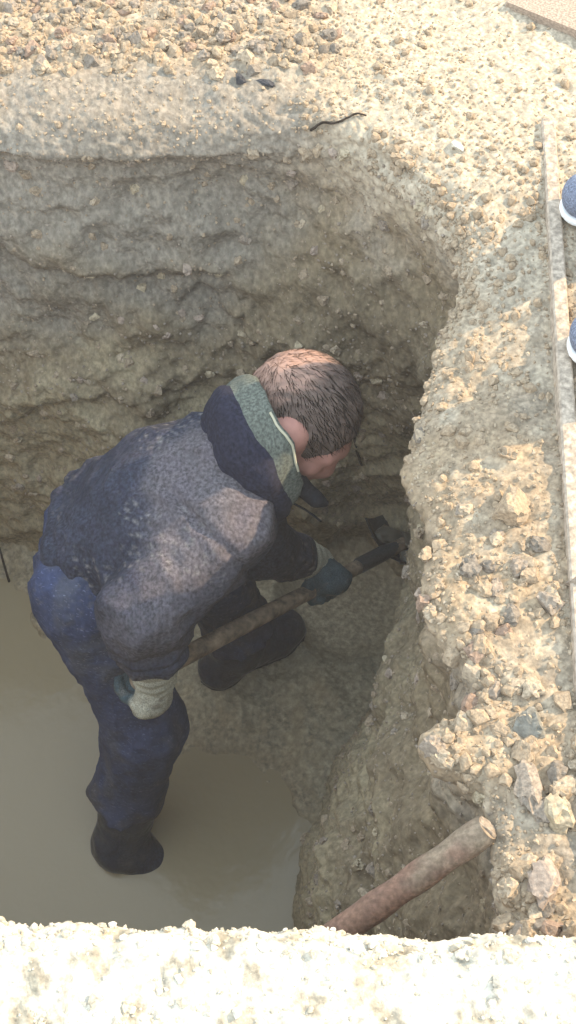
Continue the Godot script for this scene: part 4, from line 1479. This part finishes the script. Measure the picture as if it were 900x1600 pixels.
func build_bystander() -> void:
	var root := thing("person", Vector3(0.70, 1.5, -1.52), "person standing at the right edge, only two blue grey shoe tips in view", "person")
	var face := Vector3(-0.97, -0.22, 0.05).normalized()
	var crown := Vector3(-0.22, 0.97, 0)
	crown = (crown - face * crown.dot(face)).normalized()
	var J := {
		"lat": Vector3(0, 0, 1), "tone": Color(0.42, 0.25, 0.19), "face": face, "crown": crown,
		"pelvis": Vector3(0.72, 2.43, -1.52), "mid": Vector3(0.71, 2.63, -1.52), "chest": Vector3(0.705, 2.83, -1.52), "neck": Vector3(0.70, 2.98, -1.52),
		"head": Vector3(0.68, 3.11, -1.52),
		"sho_r": Vector3(0.72, 2.91, -1.71), "elb_r": Vector3(0.76, 2.64, -1.78), "wri_r": Vector3(0.68, 2.40, -1.77),
		"sho_l": Vector3(0.72, 2.91, -1.33), "elb_l": Vector3(0.76, 2.64, -1.26), "wri_l": Vector3(0.68, 2.40, -1.27),
		"hip_r": Vector3(0.72, 2.40, -1.62), "hip_l": Vector3(0.72, 2.40, -1.42),
		"kne_r": Vector3(0.69, 1.98, -1.66), "ank_r": Vector3(0.715, 1.60, -1.68), "toe_r": Vector3(0.55, 1.545, -1.685),
		"kne_l": Vector3(0.67, 1.98, -1.39), "ank_l": Vector3(0.690, 1.60, -1.36), "toe_l": Vector3(0.53, 1.545, -1.357),
		"hem_r": Vector3(0.713, 1.60, -1.68), "hem_l": Vector3(0.688, 1.60, -1.36),
		"back": Vector3(1, 0.2, 0).normalized(), "head_size": 1.0, "slim_l": 0.95, "slim_r": 0.95, "sleeve": 0.012,
		"hand_u_r": Vector3(-0.1, -0.99, 0).normalized(), "hand_u_l": Vector3(-0.1, -0.99, 0).normalized(),
		"hand_v_r": Vector3(-0.99, 0.1, 0).normalized(), "hand_v_l": Vector3(-0.99, 0.1, 0).normalized(),
		"hand_w_r": Vector3(0, 0, 1), "hand_w_l": Vector3(0, 0, -1),
		"seat": 0.100, "thigh": 0.090, "knee": 0.072, "hem": 0.066, "puff": 0.98, "hem_at": -0.1,
		"trouser_color": Color(0.06, 0.07, 0.10), "jacket_color": Color(0.12, 0.11, 0.10), "muddy": 0.25, "bald": 0.0, "bare_hands": true,
		"pale_patches": [], "creases": []}
	dress(root, J, 0.018)
	for s in [["ank_r", -1.685], ["ank_l", -1.357]]:
		var ank: Vector3 = J[s[0]]
		var z: float = s[1]
		var toe_x: float = 0.492 if z < -1.5 else 0.465
		var gy := 1.508
		var f := Field.new(Vector3(toe_x - 0.05, gy - 0.02, z - 0.09), Vector3(toe_x + 0.36, gy + 0.16, z + 0.09), 0.005, 0.010)
		f.cap(Vector3(toe_x + 0.040, gy + 0.040, z), Vector3(toe_x + 0.11, gy + 0.050, z), 0.040, 0.044, Vector3(0, 0, 1), 0.92)
		f.cap(Vector3(toe_x + 0.11, gy + 0.052, z), Vector3(toe_x + 0.24, gy + 0.058, z), 0.044, 0.036)
		f.cap(Vector3(toe_x + 0.15, gy + 0.066, z), Vector3(ank.x, gy + 0.105, z), 0.036, 0.042)
		f.close()
		f.clip(Vector3(toe_x + 0.14, gy + 0.012, z), Vector3.DOWN, 0.4)
		var d := blank()
		f.nets(d, func(p: Vector3, _n: Vector3): return Color.WHITE)
		var sh := put("shoe", as_mesh(d), M.shoe, root)
		var f2 := Field.new(Vector3(toe_x - 0.05, gy - 0.02, z - 0.09), Vector3(toe_x + 0.36, gy + 0.08, z + 0.09), 0.005, 0.006)
		f2.cap(Vector3(toe_x + 0.042, gy + 0.012, z), Vector3(toe_x + 0.11, gy + 0.012, z), 0.041, 0.045, Vector3(0, 0, 1), 0.94)
		f2.cap(Vector3(toe_x + 0.11, gy + 0.012, z), Vector3(toe_x + 0.245, gy + 0.012, z), 0.048, 0.040)
		f2.close()
		f2.clip(Vector3(toe_x + 0.14, gy, z), Vector3.DOWN, 0.4)
		f2.clip(Vector3(toe_x + 0.14, gy + 0.016, z), Vector3.UP, 0.4)
		d = blank()
		f2.nets(d, func(p: Vector3, _n: Vector3): return Color.WHITE)
		put("sole", as_mesh(d), M.sole, sh)

# ---------------------------------------------------------------- small things
func plank(called: String, a: Vector3, b: Vector3, width: float, thick: float, label: String, category: String) -> MeshInstance3D:
	var m := box_mesh(Vector3(width, thick, a.distance_to(b)), 0.003)
	var o := put(called, m, M.board if called == "timber_batten" else M.ply, self, (a + b) / 2.0)
	o.basis = Basis.looking_at(b - a, Vector3.UP)
	tag(o, label, category)
	return o

func build_things() -> void:
	plank("timber_batten", Vector3(0.404, 1.455, -0.42), Vector3(0.501, 1.496, -1.93), 0.026, 0.045, "long narrow pinkish timber batten half buried along the right edge of the pit", "batten")
	plank("board", Vector3(0.60, 1.513, -2.185), Vector3(1.00, 1.513, -2.745), 0.36, 0.02, "flat brown weathered board lying on the ground at the far right corner", "board")
	# old pipe
	var a := Vector3(0.272, 1.436, -0.560)
	var b := Vector3(0.060, 1.235, -0.462)
	var dir := (a - b).normalized()
	var root := thing("pipe", b, "old reddish brown pipe with a clay caked end sticking out over the right bank", "pipe")
	var path := []
	var rads := []
	for k in 40:
		path.append(b - dir * 0.2 + (a - b + dir * 0.2) * (k / 39.0))
		rads.append(0.0212 + 0.0012 * sin(k * 0.9) * float(k > 20))
	path.append(a + dir * 0.004)
	rads.append(0.0175)
	put("barrel", tube(path, rads, 28, func(p: Vector3, _n: Vector3):
		var c := Color(0.34, 0.20, 0.14).lerp(Color(0.26, 0.16, 0.115), clampf(0.5 + 1.4 * n_cloth.get_noise_3dv(p * 2.0), 0, 1))
		var clay := smoothstep(0.34, 0.05, (p - a).length() * 2.0 + 0.25 * n_cloth.get_noise_3dv(p * 1.6))
		c = c.lerp(Color(0.37, 0.29, 0.20), clay * 0.85)
		c.a = 1
		return c), M.rust, root)
	var cap := put("clay_plug", lump(61, Vector3(0.0165, 0.0165, 0.009), 0.25, 2), M.clod[3], root, a + dir * 0.002)
	cap.basis = Basis.looking_at(dir, Vector3.UP)
	# a root, a stick and a dark strip for a crack
	var crust := []
	for q in 6:
		var cx := 0.045 + 0.022 * q
		crust.append(on_bank(cx, -1.948 - 0.004 * sin(q * 2.0)) + Vector3(0, 0.004, 0))
	put_root("dark strip standing in for the shaded crack in the crust atop the far wall", crust, 0.0028, "root")  # thin dark tube drawn in place of a shadowed crack
	put_root("thin dark stick standing in the muddy water at the left edge", [Vector3(-0.775, 0.02, -1.70), Vector3(-0.772, 0.20, -1.71), Vector3(-0.768, 0.33, -1.715)], 0.004, "stick")
	var hang := []
	for q in [Vector3(0.17, 0.72, -1.87), Vector3(0.185, 0.66, -1.86), Vector3(0.20, 0.60, -1.85), Vector3(0.21, 0.55, -1.84)]:
		hang.append(on_wall_at(q))
	put_root("short dark root hanging from the clay beside the bending person's face", hang, 0.0045, "root")
	for q in [
		["black pebble on the grey strip beyond the far wall", Vector2(-0.096, -2.058), Vector3(0.014, 0.010, 0.011), M.stone_dark, 71],
		["flat dark flake of stone beside the black pebble", Vector2(-0.045, -2.05), Vector3(0.020, 0.007, 0.008), M.stone_dark, 72],
		["grey green stone among tan clods on the right bank", Vector2(0.345, -0.70), Vector3(0.026, 0.018, 0.022), M.stone_grey, 73],
		["large pinkish stone on the right bank near the pale spoil", Vector2(0.338, -0.475), Vector3(0.036, 0.020, 0.022), M.stone_pink, 74],
		["angular pale yellow block on the right bank above the pipe end", Vector2(0.365, -0.575), Vector3(0.026, 0.020, 0.030), M.stone_pale, 75],
		["crusty tan lump standing up in the middle of the right bank", Vector2(0.348, -1.06), Vector3(0.034, 0.026, 0.030), M.clod[0], 76],
		["long grey slab of clay lying on the right bank", Vector2(0.335, -0.615), Vector3(0.036, 0.014, 0.020), M.clod[3], 77],
		["pale chip of stone on the upper right slope", Vector2(0.32, -1.86), Vector3(0.016, 0.008, 0.009), M.pale_clod[2], 78]]:
		var at := on_bank(q[1].x, q[1].y)
		single_stone(q[0], at + Vector3(0, q[2].y * 0.45, 0), q[2], float(q[4]), q[3], q[4])

func put_root(label: String, pts: Array, rad: float, called: String) -> void:
	var path := []
	var rads := []
	var n := pts.size()
	for k in n - 1:
		for q in 6:
			var t := q / 6.0
			var p: Vector3 = (pts[k] as Vector3).cubic_interpolate(pts[k + 1], pts[maxi(k - 1, 0)], pts[mini(k + 2, n - 1)], t)
			path.append(p + Vector3(1, 1, 1) * 0.003 * n_cloth.get_noise_3dv(p * 6.0))
			rads.append(rad * (1.0 - 0.5 * (k + t) / n))
	var o := put(called, tube(path, rads, 8), M.root, self)
	tag(o, label, called)

func _ready() -> void:
	rng.seed = 77
	# ---- camera
	var cam := Camera3D.new()
	cam.name = "camera"
	add_child(cam)
	cam.position = Vector3(0, 3.1, 0)
	cam.rotation_degrees = Vector3(-57, 0, 0)
	cam.fov = 45.0
	cam.near = 0.05
	cam.far = 400.0
	cam.current = true
	# ---- sky
	var sky_m := ProceduralSkyMaterial.new()
	sky_m.sky_top_color = Color(0.585, 0.645, 0.70)
	sky_m.sky_horizon_color = Color(0.82, 0.83, 0.83)
	sky_m.sky_curve = 0.2
	sky_m.ground_bottom_color = Color(0.35, 0.30, 0.24)
	sky_m.ground_horizon_color = Color(0.55, 0.50, 0.44)
	var sky := Sky.new()
	sky.sky_material = sky_m
	var env := Environment.new()
	env.background_mode = Environment.BG_SKY
	env.sky = sky
	env.background_energy_multiplier = 1.6
	env.ambient_light_source = Environment.AMBIENT_SOURCE_SKY
	env.tonemap_mode = Environment.TONE_MAPPER_LINEAR
	env.tonemap_exposure = 3.75
	env.sdfgi_enabled = true
	env.ssao_enabled = true
	env.ssil_enabled = true
	env.fog_enabled = true
	env.fog_density = 0.0105
	env.fog_light_color = Color(0.88, 0.84, 0.80)
	var we := WorldEnvironment.new()
	we.name = "world"
	we.environment = env
	add_child(we)
	# ---- sun: from the right and a little beyond the pit
	var sun := DirectionalLight3D.new()
	sun.name = "sun"
	add_child(sun)
	var to_sun := Vector3(0.80, 0.66, -0.30).normalized()
	sun.look_at_from_position(to_sun * 20.0, Vector3.ZERO, Vector3.UP)
	sun.light_energy = 0.7
	sun.light_color = Color(1.0, 0.90, 0.76)
	sun.light_angular_distance = 0.5
	sun.shadow_enabled = true

	make_noises()
	make_materials()
	M.eye = mat(Color(0.05, 0.04, 0.035), 0.2)
	build_terrain()
	build_floor()
	build_near_bank()
	build_shovel()
	build_worker()
	build_bystander()
	build_things()
	build_clods()
	build_crumbs()
